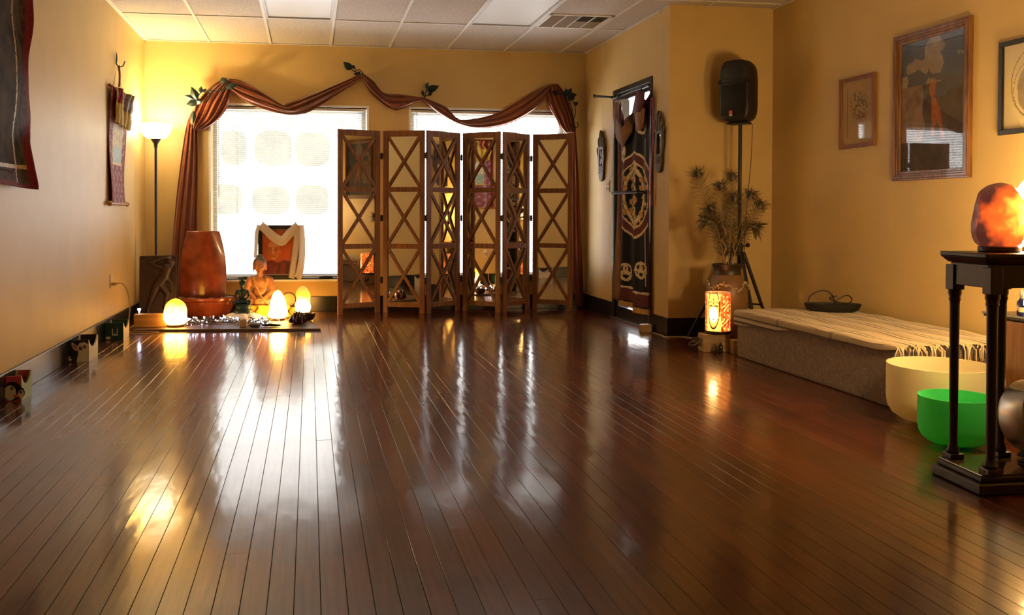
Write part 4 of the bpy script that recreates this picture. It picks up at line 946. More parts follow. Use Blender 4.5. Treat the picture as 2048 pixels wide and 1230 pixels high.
t = thing('pillar_candle', (-.575, 8.17, AZ), 'short square cream candle among the fairy lights', 'candle')
k = M(); k.box((-.575, 8.17, AZ+.034), (.062, .06, .068)); k.build('wax', m_wax, t, bevel=.006, seg=3)
k = M(); k.cyl((-.575, 8.17, AZ+.066), (-.573, 8.17, AZ+.078), .0015, n=5); k.build('wick', m_blk, t)
m_stone = mat('grey_stone', (.11, .095, .085), .6, var=.3, scale=20, bump=.3)
k = M(); k.ell((-.475, 8.13, AZ+.017), (.052, .035, .019), None, 20, 12, fn=lambda q: 1+.15*noise.noise(q*30)); tag(k.build('grey_stone', m_stone, loc=(-.475, 8.13, AZ), smooth=180), 'flat grey stone in front of the altar lamps', 'stone')
m_drift = mat('black_driftwood', (.014, .012, .012), .35, var=.4, scale=20)
k = M(); k.tube(resample([(-.42, 8.16, AZ+.012), (-.36, 8.13, AZ+.016), (-.30, 8.11, AZ+.014), (-.25, 8.115, AZ+.012)], 16), [.006+.009*sin(pi*i/15) for i in range(16)], 8); k.tube(resample([(-.40, 8.20, AZ+.02), (-.36, 8.22, AZ+.05), (-.33, 8.25, AZ+.08)], 10), .005, 6)
tag(k.build('driftwood', m_drift, loc=(-.33, 8.15, AZ), smooth=180, mods=REM(.004, 1)), 'twisted black driftwood piece in front of the tall salt lamp', 'driftwood')
k = M()
for j in range(6): k.lathe([(.012, 0), (.014, .002)], (0,0,-5), 3) if False else None
m_dstone = mat('sill_dark_object', (.02, .02, .022), .4)
for (x_, w_, lab) in ((.17, .075, 'small dark stone on the sill right of the portrait'), (-.66, .06, 'small dark stone on the sill left of the portrait')):
    yy = wall_y(x_)-.002
    k = M(); k.ell((x_, yy+.02, .352), (w_, .016, .017), None, 18, 10, fn=lambda q: 1+.1*noise.noise(q*25)); tag(k.build('sill_stone', m_dstone, loc=(x_, yy, .336), smooth=180), lab, 'stone')
# ================================================================== ENTRY DOOR
D0, D1, DZ1 = DOOR[0], DOOR[1], DOOR[3]
fr = M().bb(XD-.012, XD+.15, D0, D0+.045, 0, DZ1).build('door_1', m_black, loc=(XD, D0, 0), bevel=.003); tag(fr, 'black framed glass entry door', kind='structure')
M().bb(XD-.012, XD+.15, D1-.045, D1, 0, DZ1).build('jamb', m_black, fr, bevel=.003); M().bb(XD-.012, XD+.15, D0+.045, D1-.045, DZ1-.05, DZ1).build('head_jamb', m_black, fr, bevel=.003)
a, b, xa, xb = D0+.047, D1-.047, XD+.012, XD+.052
M().bb(xa, xb, a, a+.06, .012, DZ1-.053).build('stile', m_black, fr, bevel=.003); M().bb(xa, xb, b-.07, b, .012, DZ1-.053).build('stile', m_black, fr, bevel=.003)
M().bb(xa, xb, a+.06, b-.07, DZ1-.12, DZ1-.053).build('top_rail', m_black, fr, bevel=.003); M().bb(xa, xb, a+.06, b-.07, .012, .125).build('bottom_rail', m_black, fr, bevel=.003)
M().bb(XD+.03, XD+.036, a+.06, b-.07, .125, DZ1-.12).build('pane', m_pane, fr)
M().tube([(XD+.005, a+.04, 1.225), (XD-.095, a+.05, 1.225), (XD-.095, b-.20, 1.233), (XD+.005, b-.16, 1.233)], .015, 12).build('push_bar', m_blackmetal, fr, smooth=50)
m_alu = mat('threshold_metal', (.32, .30, .27), .35, metal=.8)
M().bb(XD-.03, XD+.15, D0, D1, 0.0005, .011).build('threshold', m_alu, fr, bevel=.003)
M().bb(xa-.045, xa, D0+.30, D0+.62, DZ1-.135, DZ1-.075).build('door_closer', m_blackmetal, fr, bevel=.006)
M().tube([(xa-.03, D0+.55, DZ1-.14), (xa-.12, D0+.68, DZ1-.15), (xa-.03, D0+.86, DZ1-.065)], .009, 8).build('closer_arm', m_alu, fr, smooth=50)

# door curtain ------------------------------------------------------------
m_cblk = mat('black_tapestry', (.006, .009, .016), .75, sheen=.15); m_cmar = mat('maroon_tapestry', (.15, .012, .022), .7, var=.6, scale=60, col2=(.045, .006, .01)); m_ccream = mat('cream_tapestry', (.66, .56, .36), .7); m_cgold = mat('gold_tapestry', (.48, .27, .07), .65, var=.25, scale=30); m_cbrown = mat('brown_backing_cloth', (.22, .10, .035), .7, var=.2, scale=12)
t = thing('door_tapestry', (XD-.05, 7.7, 2.15), 'black tapestry with gold knotwork and maroon bands hung over the entry door', 'curtain')
CY0, CY1 = 8.09, 7.262
ztop = lambda u: 1.905+.235*abs(u-.30)/.30 if u < .30 else (1.905+.22*(u-.30)/.42 if u < .72 else 2.125-.13*sin(pi*(u-.72)/.28)*.6)
def ring(u, z_, cu, cz, ru, rz): return sqrt(((u-cu)/ru)**2 + ((z_-cz)/rz)**2)
def knot(u, z_, cu, cz, r):
    du, dz = (u-cu)/r*.83, (z_-cz)/r
    for (ox, oz, rr) in ((0, 0, 1), (.32, .32, .55), (-.32, .32, .55), (0, -.38, .55)):
        if abs(sqrt((du-ox)**2+(dz-oz)**2)-rr) < .13: return True
    return False
def cpat(u, z_):
    if z_ < .20: return 3
    if z_ < .215: return 0
    if z_ < .325: return 1
    if z_ < .345: return 2
    if u > .955: return 1
    if u < .045: return 1
    for kk in ((.22, 1.615, .085), (.80, 1.83, .075), (.34, .475, .075), (.79, .54, .07)):
        if knot(u, z_, *kk): return 2
    if .10 < u < .125 and .40 < z_ < .80: return 2
    if .855 < u < .875 and (.40 < z_ < .9 or 1.1 < z_ < 1.7): return 2
    q = ring(u, z_, .57, 1.205, .46, .40)
    if .96 < q < 1.01 and u < .95: return 2
    if .80 < q <= .96: return 1
    if .76 < q <= .80: return 2
    if q <= .76:
        if .44 < u < .70 and abs(sin(u*48+4*sin(z_*22)))*abs(cos(z_*46+3*sin(u*17))) > .38: return 2
        if abs(sin(u*34)*cos(z_*30) + .5*sin(z_*52+u*22)) > .72: return 3
        if abs(ring(u, z_, .57, 1.2, .26, .27)-1) < .08: return 2
        return 0
    return 0
def cfn(u, v):
    z1 = ztop(u); z0 = .15 + .018*sin(5.2*u+.4); z_ = z1+(z0-z1)*v
    pl = (.016+.018*v)*sin(2*pi*2.4*u+.6) + .008*sin(2*pi*5.3*u+2*v)
    squeeze = .06*sin(pi*v)*(u-.5)
    return Vector((XD-.048+pl, CY0+(CY1-CY0)*(u-squeeze), z_))
def cmf(u, v):
    z1 = ztop(u); z_ = z1+(.15-z1)*v
    if z1 - z_ < .10 and u < .95: return 1
    return cpat(u, z_)
k = M(); k.surf(cfn, 84, 230, mf=cmf); k.build('tapestry_cloth', [m_cblk, m_cmar, m_ccream, m_cgold], t, smooth=180, mods=(('SOLIDIFY', dict(thickness=.002)),))
def flap(P, d, name='folded_flap', mm=None):
    V = [Vector((XD-.048-d, y_, z_)) for y_, z_ in P]
    c = sum(V, Vector())/len(V)+Vector((-.02, 0, 0)); k = M(); k.add(V+[c], [(i, (i+1) % len(V), len(V)) for i in range(len(V))]); k.build(name, mm or m_cbrown, t, smooth=180, mods=(('SOLIDIFY', dict(thickness=.003)),))
flap([(8.055, 2.0), (7.80, 1.80), (7.56, 1.955), (7.60, 1.78), (7.84, 1.655), (8.03, 1.76)], .035)
flap([(8.09, 2.14), (8.075, 1.80), (8.02, 1.78), (7.995, 2.10)], .03)
flap([(7.56, 2.02), (7.50, 1.78), (7.34, 1.78), (7.28, 1.95), (7.40, 2.0)], .035)
flap([(7.47, 2.14), (7.58, 1.95), (7.40, 1.92), (7.28, 2.0), (7.27, 2.10)], .045, mm=m_cmar)
k = M()      # plain backing cloth showing at the left edge
k.surf(lambda u, v: Vector((XD-.028+.012*sin(7*u+3*v), 8.10+.16*v**1.6*u - .05*(1-u), 2.12-1.93*v)), 8, 40); k.build('backing_cloth', m_cbrown, t, smooth=180, mods=(('SOLIDIFY', dict(thickness=.002)),))
k = M(); k.surf(lambda u, v: Vector((XD-.03+.01*sin(6*v), 7.262-.03*u, 2.05-.95*v)), 4, 30); k.build('rose_backing', mat('rose_backing_cloth', (.36, .06, .12), .7, var=.5, scale=60), t, smooth=180, mods=(('SOLIDIFY', dict(thickness=.002)),))
t = thing('curtain_rod', (XD-.05, 7.8, 2.16), 'black curtain rod with end peg above the door tapestry', 'curtain rod')
k = M(); k.cyl((XD-.03, D0+.02, 2.165), (XD-.03, 8.30, 2.165), .010, n=10); k.build('rod', m_black, t, smooth=50)
k = M(); k.cyl((XD-.001, 8.30, 2.185), (XD-.21, 8.30, 2.19), .010, .012, 10); k.build('peg', m_black, t, smooth=50)
k = M(); k.ell((XD-.215, 8.30, 2.19), (.014, .02, .02)); k.build('finial', m_black, t, smooth=180)
for y_ in (8.03, 7.46): k = M(); k.tube(resample([(XD-.03, y_, 2.175), (XD-.045, y_, 2.165), (XD-.05, y_, 2.12), (XD-.05, y_+.01, 2.08)], 10), .006, 6); k.build('tie', m_black, t, smooth=50)

# carved hands -------------------------------------------------------------
m_hand = mat('grey_brown_carved_wood', (.085, .062, .046), .5, var=.35, scale=30, bump=.25, stretch=(1, 1, .3))
def hand(yc, z0, hgt, wd, label, lattice):
    t = thing('carved_hand', (XD, yc, z0), label, 'carving', 'carved wooden wall hands'); S = hgt/.54; Q = wd/.19
    pt = lambda s_, z_, d=.0: Vector((XD-.004-d, yc - s_*Q, z0+z_*S))       # s grows to the right as seen from the room
    k = M(); T = .022
    for (a0, a1, c0, c1) in (((-.052, .05), (.052, .05), None, None),): pass
    def bar(P, d0=0, d1=T): k.prism([pt(s_, z_, d0) for s_, z_ in P], (-(d1-d0), 0, 0))
    wrist = [(-.045, .05), (-.03, .012), (0, 0), (.03, .012), (.045, .05), (.052, .10), (.052, .165), (-.055, .165), (-.052, .10)]
    bar(wrist[::-1])
    bar([(-.055, .16), (-.036, .16), (-.030, .345), (-.062, .345), (-.075, .26)][::-1]); bar([(.034, .16), (.052, .16), (.078, .26), (.074, .345), (.030, .345)][::-1]); bar([(-.062, .335), (.074, .335), (.068, .375), (-.058, .375)][::-1])
    if lattice:
        bar([(-.036, .20), (-.02, .16), (.034, .30), (.034, .34), (.02, .34)], .004, .016); bar([(.034, .20), (.018, .16), (-.034, .30), (-.034, .34), (-.02, .34)][::-1], .004, .016)
    k.build('palm', m_hand, t, bevel=.004, smooth=40)
    for i, (s_, zt, r_, zb) in enumerate(((-.042, .475, .0165, .36), (-.009, .54, .0175, .36), (.026, .525, .0175, .36), (.056, .47, .0155, .35), (.082, .40, .012, .24), (-.082, .365, .011, .255))):
        s0 = s_*(.72 if i >= 4 else .95); k = M(); pts = [pt(s0, zb, .012), pt((s0+s_)/2, (zb+zt)/2, .020), pt(s_, zt-.03, .018), pt(s_*1.02, zt, .014)]
        k.tube(resample(pts, 9), [r_*S*f for f in (.95, 1, 1, .96, .95, .9, .78, .5, .12)], 10); k.build('thumb' if i == 5 else 'finger', m_hand, t, smooth=60)
    for z_ in (.095, .118, .141): k = M(); k.tube([pt(-.056, z_, .016), pt(0, z_-.006, .030), pt(.056, z_, .016)], .008*S, 8); k.build('bracelet_ring', m_hand, t, smooth=60)
    k = M(); k.hexa([pt(-.04, .155, .006), pt(.04, .155, .006), pt(.04, .155, .001), pt(-.04, .155, .001), pt(-.034, .345, .006), pt(.034, .345, .006), pt(.034, .345, .001), pt(-.034, .345, .001)]); k.build('mirror_inset', m_mirror, t)
    k = M(); k.cyl(pt(-.0, .50, .004), Vector((XD-.006, yc, ZC-.03)), .0011, n=5); k.build('hanging_line', m_cord, t)
    k = M(); k.tube(resample([(XD-.004, yc, ZC-.008), (XD-.02, yc, ZC-.012), (XD-.024, yc, ZC-.03), (XD-.012, yc, ZC-.036)], 10), .005, 7); k.build('ceiling_hook', m_white, t, smooth=60)
hand(8.655, 1.362, .535, .27, 'carved wooden hand with crossed lattice mirror left of the door', True)
hand(7.115, 1.385, .54, .235, 'carved wooden hand with plain mirror right of the door', False)
t = thing('wall_switch', (XD, 8.487, 1.307), 'tan double switch plate below the left carved hand', 'switch')
m_swp = mat('tan_switch_plate', (.46, .32, .14), .4); k = M(); k.bb(XD-.007, XD, 8.435, 8.54, 1.25, 1.365); k.build('plate', m_swp, t, bevel=.002)
for y_ in (8.46, 8.512):
    for z_ in (1.285, 1.33): k = M(); k.bb(XD-.011, XD-.007, y_-.009, y_+.009, z_-.012, z_+.012); k.build('rocker', m_swp, t, bevel=.001)

# wood block on the floor by the door, white cord by the alcove
m_pale = wood_mat('pale_wood', (.52, .36, .17), (.42, .27, .12), .5, 'X')
k = M(); k.box((2.862, 7.245, .0335), (.09, .075, .066)); tag(k.build('wood_block', m_pale, loc=(2.862, 7.245, 0), bevel=.004), 'small pale wood block on the floor by the entry door', 'wood block')
m_wcord = mat('white_cord', (.55, .48, .38), .5)
k = M(); k.tube(resample([(2.90, 7.16, .004), (2.915, 7.0, .004), (2.90, 6.90, .004), (2.96, 6.885, .004), (3.05, 6.87, .004), (3.10, 6.76, .004), (3.08, 6.60, .004)], 40), .0035, 6); tag(k.build('extension_cord', m_wcord, loc=(2.95, 6.9, 0), smooth=60), 'thin white cord lying along the alcove baseboard', 'cord')

# ================================================================== SPEAKER AND STAND
SX, SY = 3.452, 6.66
n_ = Vector((-.799, -.601, 0)); s_r = Vector((.601, -.799, 0))     # front normal; right as seen facing the front
t = thing('loudspeaker', (SX, SY, 1.785), 'black loudspeaker with rounded top mounted on a pole in the alcove', 'speaker')
sp = lambda a, d, z_: Vector((SX, SY, 1.785)) + s_r*a + n_*d + Vector((0, 0, z_))
m_spk = mat('speaker_black_plastic', (.009, .009, .010), .45, bump=.1, bscale=300); m_grille = mat('speaker_grille_black', (.006, .006, .007), .35, metal=.4, bump=.3, bscale=500)
def outline(w, h, z0=0.0, e=4.5, n=40):
    P = []
    for i in range(n):
        a = 2*pi*i/n; c, s_ = cos(a), sin(a); ex = 2/e; x_ = abs(c)**ex*(1 if c > 0 else -1)*w/2; z_ = abs(s_)**(ex if s_ < 0 else ex*1.25)*(1 if s_ > 0 else -1)*h/2
        P.append((x_, z0+h/2+z_))
    return P
k = M(); lay = [(.132, .235, .455, .022), (.118, .262, .495, .004), (.02, .268, .505, 0), (-.06, .250, .485, .008), (-.118, .165, .42, .03)]; n = 40; b0 = 0
rows = [[sp(x_, d, z_) for x_, z_ in outline(w, h, z0)] for d, w, h, z0 in lay]
for rw_ in rows: k.v += rw_
for j in range(len(rows)-1):
    for i in range(n): k.f.append((j*n+i, (j+1)*n+i, (j+1)*n+(i+1) % n, j*n+(i+1) % n)); k.m.append(0)
k.f.append(tuple(range(n))); k.m.append(0); k.f.append(tuple(reversed(range((len(rows)-1)*n, len(rows)*n)))); k.m.append(0)
k.build('cabinet', m_spk, t, smooth=45)
k = M()
def gf(u, v): x_ = (u-.5)*.212; z_ = .045+.255*v; return sp(x_, .134+.010*sin(pi*u)*sin(pi*v)**.5, z_)
k.surf(gf, 16, 14); k.build('woofer_grille', m_grille, t, smooth=180)
k = M()
def hf(u, v): x_ = (u-.5)*.195; z_ = .345+.105*v; return sp(x_, .134-.022*sin(pi*u)*sin(pi*v), z_)
k.surf(hf, 16, 10); k.build('horn', m_spk, t, smooth=180)
k = M(); k.hexa([sp(-.10, .130, .310), sp(.10, .130, .310), sp(.10, .139, .310), sp(-.10, .139, .310), sp(-.10, .130, .325), sp(.10, .130, .325), sp(.10, .139, .325), sp(-.10, .139, .325)]); k.build('brow_ridge', m_spk, t, bevel=.003)
for s_ in (-1, 1): k = M(); k.box(sp(s_*.115, .122, .325), (.035, .03, .035), Matrix((s_r, n_, Vector((0,0,1)))).transposed()); k.build('port_notch', m_grille, t, bevel=.006)
m_badge = mat('orange_badge', (.75, .09, .02), .4); m_badgew = mat('pale_badge', (.42, .38, .34), .4)
R3 = Matrix((s_r, n_, Vector((0,0,1)))).transposed()
k = M(); k.box(sp(-.012, .150, .075), (.030, .004, .024), R3); k.build('badge', m_badge, t, bevel=.002)
k = M(); k.box(sp(-.012, .149, .050), (.028, .004, .018), R3); k.build('badge_plate', m_badgew, t, bevel=.002)
k = M(); k.box(sp(0, .02, -.008), (.17, .12, .02), R3); k.build('pole_foot', m_spk, t, bevel=.006)
t = thing('speaker_stand', (SX, SY, 0), 'black tripod speaker stand behind the feather vase', 'speaker stand')
k = M(); k.cyl((SX, SY, .70), (SX, SY, 1.77), .0155, n=16); k.build('upper_pole', m_black, t, smooth=50)
k = M(); k.cyl((SX, SY, .12), (SX, SY, .80), .0185, n=16); k.build('lower_pole', m_black, t, smooth=50)
k = M(); k.cyl((SX, SY, .70), (SX, SY, .79), .032, n=16); k.build('collar', m_black, t, smooth=50, bevel=.004)
k = M(); k.cyl((SX+.03, SY-.01, .765), (SX+.055, SY-.02, .775), .008, n=8); k.ell((SX+.064, SY-.024, .778), (.018, .018, .02)); k.build('knob', m_black, t, smooth=50)
for (fx, fy) in ((3.09, 6.84), (3.735, 6.615), (3.43, 6.30)):
    k = M(); d = Vector((fx-SX, fy-SY, 0)).normalized(); a0 = Vector((SX, SY, .72))+d*.035; a1 = Vector((fx, fy, .018)); sd = Vector((-d.y, d.x, 0))
    k.tube([a0, a0.lerp(a1, .5), a1], [.016, .015, .013], 8); lg = k.build('leg', m_black, t, smooth=50)
    k = M(); k.tube([Vector((SX, SY, .30))+d*.02, a0.lerp(a1, .62)], .008, 6); k.build('brace', m_black, lg, smooth=50)
    k = M(); k.ell(a1-Vector((0, 0, .002)), (.018, .018, .015)); k.build('rubber_foot', m_black, lg, smooth=180)
k = M(); k.cyl((SX, SY, .26), (SX, SY, .31), .028, n=14); k.build('lower_collar', m_black, t, smooth=50)
k = M(); k.tube(resample([(SX+.085, SY-.05, 1.77), (SX+.075, SY-.045, 1.45), (SX+.05, SY-.035, 1.15), (SX+.035, SY-.03, .9), (SX+.03, SY-.03, .65), (SX+.035, SY-.03, .40)], 40), .0032, 6); tag(k.build('speaker_cable', m_brownsilk, loc=(SX+.08, SY-.05, 1.77), smooth=60), 'thin dark cable hanging from the loudspeaker down the stand', 'cable')

# ================================================================== VASE, FEATHERS, LANTERN
m_vase = mat('mottled_stoneware', (.13, .075, .035), .38, var=.6, scale=9, col2=(.24, .13, .055), bump=.15, bscale=40); m_vasedark = mat('dark_vase_neck', (.035, .022, .014), .4)
VX, VY = 3.198, 6.36
t = thing('floor_vase', (VX, VY, 0), 'mottled brown stoneware floor vase holding peacock feathers', 'vase')
k = M(); k.lathe([(.085, 0), (.095, .01), (.115, .10), (.14, .22), (.157, .34), (.16, .40), (.15, .47), (.125, .53), (.108, .56)], (VX, VY, 0), 40); k.build('body', m_vase, t, smooth=60)
k = M(); k.lathe([(.110, .555), (.104, .575), (.104, .60), (.118, .625), (.124, .64), (.118, .643), (.098, .62), (.09, .58), (.10, .55)], (VX, VY, 0), 40, close=False); k.build('neck', m_vasedark, t, smooth=60)
m_shell = mat('pearly_shell_bead', (.50, .42, .30), .25, coat=.4)
t = thing('shell_garland', (VX, VY, .5), 'garland of pale shell beads round the shoulder of the vase', 'garland')
rg = random.Random(21); k = M(); k2 = M(); ring_pts = []
for i in range(110):
    a = 2*pi*i/110; z_ = .475+.022*sin(a*5)+rg.uniform(-.016, .016); rad = (.152 if z_ < .47 else .152-.40*(z_-.47)) + .012
    p = (VX+rad*cos(a), VY+rad*sin(a), z_); ring_pts.append((VX+rad*cos(a), VY+rad*sin(a), .475+.02*sin(a*5))); k.ell(p, (rg.uniform(.005, .010),)*3, None, 6, 4)
tag(k.build('shell_beads', m_shell, t, smooth=60), kind='stuff'); k2.tube(ring_pts+[ring_pts[0]], .0015, 4); k2.build('thread', m_cordtan, t)
# peacock feathers, each its own thing
m_barb = mat('feather_barb', (.035, .028, .016), .5, var=.5, scale=30, col2=(.085, .06, .028)); m_eye = mat('feather_eye_dark', (.010, .014, .020), .4); m_eyeb = mat('feather_eye_bronze', (.09, .055, .018), .4); m_quill = mat('pale_quill', (.40, .29, .15), .4)
def feather(tip, mid, seed, label, L0=.38, full=1.0):
    rg = random.Random(seed); base = Vector((VX+rg.uniform(-.04, .04), VY+rg.uniform(-.04, .03), .42)); tip = Vector(tip); mid = Vector(mid)
    neck = Vector((VX+(mid.x-VX)*.28, VY+(mid.y-VY)*.3, .66)); C = [base, neck, mid, tip]
    t = thing('peacock_feather', base, label, 'feather', 'peacock feathers in the vase')
    k = M(); k.tube(resample(C, 30), [.0032-.0022*i/29 for i in range(30)], 6); k.build('quill', m_quill, t, smooth=60)
    k = M(); nb = int(150*full)
    ax = (tip-mid).normalized(); side = ax.cross(Vector((-.46, -.887, 0))).normalized(); fw = side.cross(ax)
    for i in range(nb):
        f_ = L0+(1-L0)*(i+.5)/nb; p = interp(C, f_); sg = 1 if i % 2 else -1; q = (interp(C, min(f_+.02, 1))-interp(C, f_-.02)).normalized()
        ln = rg.uniform(.05, .085)*(.55+.6*f_)
        sd = (q.cross(Vector((-.46, -.887, 0)))).normalized()*sg; o = Vector((rg.uniform(-.3, .3), rg.uniform(-.5, .5), rg.uniform(-.3, .1)))
        e1 = p + (sd*.75+q*.55+o*.25)*ln*.55; e2 = p + (sd*.9+q*.75+o*.5)*ln + Vector((0, 0, -.018*rg.random()))
        k.tube([p, e1, e2], [.0018, .0015, .0008], 3, caps=False)
    for i in range(int(60*full)):      # fan round the eye
        a = rg.uniform(-2.4, 2.4); d = ax*cos(a)+side*sin(a)+fw*rg.uniform(-.3, .3); ln = rg.uniform(.04, .085)*(1 if abs(a) < 1.3 else .8)
        k.tube([tip, tip+d*ln*.6, tip+d*ln+Vector((0, 0, -.012))], [.0019, .0015, .0008], 3, caps=False)
    tag(k.build('barbs', m_barb, t), kind='stuff')
    Re = Matrix((side, fw, ax)).transposed()
    k = M(); k.ell(tip-ax*.008, (.027, .006, .036), Re, 12, 8); k.build('eye_ring', m_eyeb, t, smooth=180)
    k = M(); k.ell(tip-ax*.006, (.019, .0085, .025), Re, 12, 8); k.build('eye', m_eye, t, smooth=180)
FE = [((2.932, 6.36, 1.35), (3.05, 6.36, 1.02), 'peacock feather reaching farthest left and highest from the vase'), ((3.237, 6.38, 1.335), (3.22, 6.37, 1.0), 'tallest peacock feather standing nearly upright beside the speaker pole'), ((3.118, 6.34, 1.255), (3.15, 6.35, .95), 'peacock feather leaning slightly left in the upper middle of the bunch'), ((3.216, 6.30, 1.16), (3.205, 6.32, .92), 'short upright peacock feather in the centre of the bunch'), ((3.387, 6.36, 1.19), (3.30, 6.36, .95), 'peacock feather leaning right just beyond the speaker pole'), ((3.482, 6.37, 1.115), (3.36, 6.36, .93), 'peacock feather reaching farthest right towards the corner'), ((2.974, 6.33, .985), (3.08, 6.34, .95), 'low peacock feather bending down at the left of the vase'), ((3.033, 6.34, 1.075), (3.11, 6.35, .92), 'short peacock feather between the two left feathers'), ((3.431, 6.33, .925), (3.34, 6.34, .93), 'drooping peacock feather at the right of the bunch')]
for i, (tp, md, lb_) in enumerate(FE): feather(tp, md, 30+i, lb_)
m_stalk = mat('gold_dried_stalk', (.38, .22, .08), .35)
for i, (dx, dz, lb_) in enumerate(((-.035, .95, 'twisted gold dried stalk left of centre in the vase'), (.03, .90, 'twisted gold dried stalk right of centre in the vase'))):
    pts = [(VX+dx*.4*j/11+.012*sin(j*2.2+i)+dx, VY-.03+.012*cos(j*2.2), .50+(dz-.50)*j/11) for j in range(12)]
    k = M(); k.tube(resample(pts, 60), .0032, 5); k.tube(resample([(p[0]+.012*cos(j*2), p[1], p[2]) for j, p in enumerate(pts)], 60), .003, 5); tag(k.build('dried_stalk', m_stalk, loc=pts[0], smooth=60), lb_, 'dried stalk', 'dried stalks in the vase')
# lantern
LNX, LNY = 3.005, 6.13
t = thing('picture_lantern', (LNX, LNY, .137), 'glowing cylindrical paper lantern printed with a serene face and red flowers', 'lantern')
m_ln0 = emission('lantern_paper_lit', (1.0, .40, .07), 1.5); m_ln1 = emission('lantern_red_flowers', (.50, .03, .008), .45, (1.0, .22, .03), nscale=60, s2=.9); m_ln2 = emission('lantern_dark_line', (.12, .02, .008), .25); m_ln3 = emission('lantern_hot', (1.0, .66, .26), 7.0); m_lnrim = mat('lantern_black_base', (.015, .010, .008), .35)
LR, LH = .093, .292
def lnm(u, v):        # u round the drum (0.5 faces the room), v up
    a = (u-.5)*2*pi; x_ = a/.95; z_ = v      # x across the visible face -1..1
    if v < .03: return 2
    if x_ < -1.05 or x_ > .1+.25*sin(v*7)*.4+.12:
        s_ = sin(a*9+3*sin(v*14))*cos(v*26+2*sin(a*5)); return 1 if s_ > -.35 else (2 if s_ > -.6 else 0)
    fx = x_+.38; fz = v-.45         # the face
    if abs(sqrt((fx/.50)**2+((v-.60)/.50)**2)-1) < .05: return 2
    for e_ in (-.22, .22):
        if abs(fx-e_) < .17 and abs(v-.66-.02*cos((fx-e_)*9)) < .016: return 2
        if abs(sqrt(((fx-e_)/.25)**2+((v-.70)/.085)**2)-1) < .10 and v > .70: return 2
    if abs(fx) < .05 and abs(v-.84) < .025: return 2
    if abs(fx) < .13 and abs(v-.33) < .013: return 2
    if (fx/.36)**2+((v-.45)/.20)**2 < 1: return 3
    return 0
k = M(); cdir = atan2(-LNY, -LNX)
k.surf(lambda u, v: Vector((LNX+LR*cos(cdir+(u-.5)*2*pi), LNY+LR*sin(cdir+(u-.5)*2*pi), .15+LH*v)), 96, 80, mf=lnm); k.build('paper_drum', [m_ln0, m_ln1, m_ln2, m_ln3], t, smooth=180)
k = M(); k.lathe([(.095, .137), (.097, .14), (.097, .152), (.09, .152)], (LNX, LNY, 0), 40); k.build('base_ring', m_lnrim, t, smooth=50)
k = M(); k.lathe([(.094, .438), (.0945, .444), (.091, .444), (.090, .438)], (LNX, LNY, 0), 40, close=False); k.build('top_ring', m_white, t, smooth=50)
k = M(); k.box((2.975, 6.14, .066), (.20, .13, .130), Euler((0, 0, radians(-8))).to_matrix()); tag(k.build('pine_block', m_pale, loc=(2.975, 6.14, 0), bevel=.004), 'pale wood block under the glowing lantern', 'wood block')
k = M(); k.box((3.085, 5.975, .052), (.09, .10, .103), Euler((0, 0, radians(-8))).to_matrix()); tag(k.build('pine_block', m_pale, loc=(3.085, 5.975, 0), bevel=.004), 'lower pale wood block between lantern and carpeted platform', 'wood block')
m_bglass = mat('brown_glass', (.03, .018, .010), .08, coat=.5)
for i, (x_, y_, h_, lb_) in enumerate(((2.935, 6.035, .07, 'little dark glass bottle in front of the lantern block'), (2.975, 6.02, .085, 'taller little glass bottle in front of the lantern block'))):
    t = thing('glass_bottle', (x_, y_, 0), lb_, 'bottle', 'little glass bottles'); k = M(); k.lathe([(.015, .0005), (.017, .006), (.017, h_*.6), (.007, h_*.78), (.007, h_*.95)], (x_, y_, 0), 16); k.build('glass', m_bglass, t, smooth=50)
    k = M(); k.lathe([(.009, h_*.92), (.009, h_), (.006, h_*1.02)], (x_, y_, 0), 12); k.build('stopper', m_alu, t, smooth=50)
m_tin = mat('tarnished_tinsel', (.20, .15, .09), .25, metal=.7)
k = M(); rg = random.Random(9); pts = [(2.90+.045*cos(i*1.1)+rg.uniform(-.03, .03)-.03*(i/44), 6.20+.07*sin(i*.8)+rg.uniform(-.03, .03), .02+abs(.06*sin(i*.6))+rg.uniform(0, .02)) for i in range(44)]
k.tube(resample(pts, 200), .0045, 5); tag(k.build('tinsel_garland', m_tin, loc=(2.89, 6.2, 0), smooth=30), 'tangle of tarnished tinsel garland left of the lantern block', 'garland')
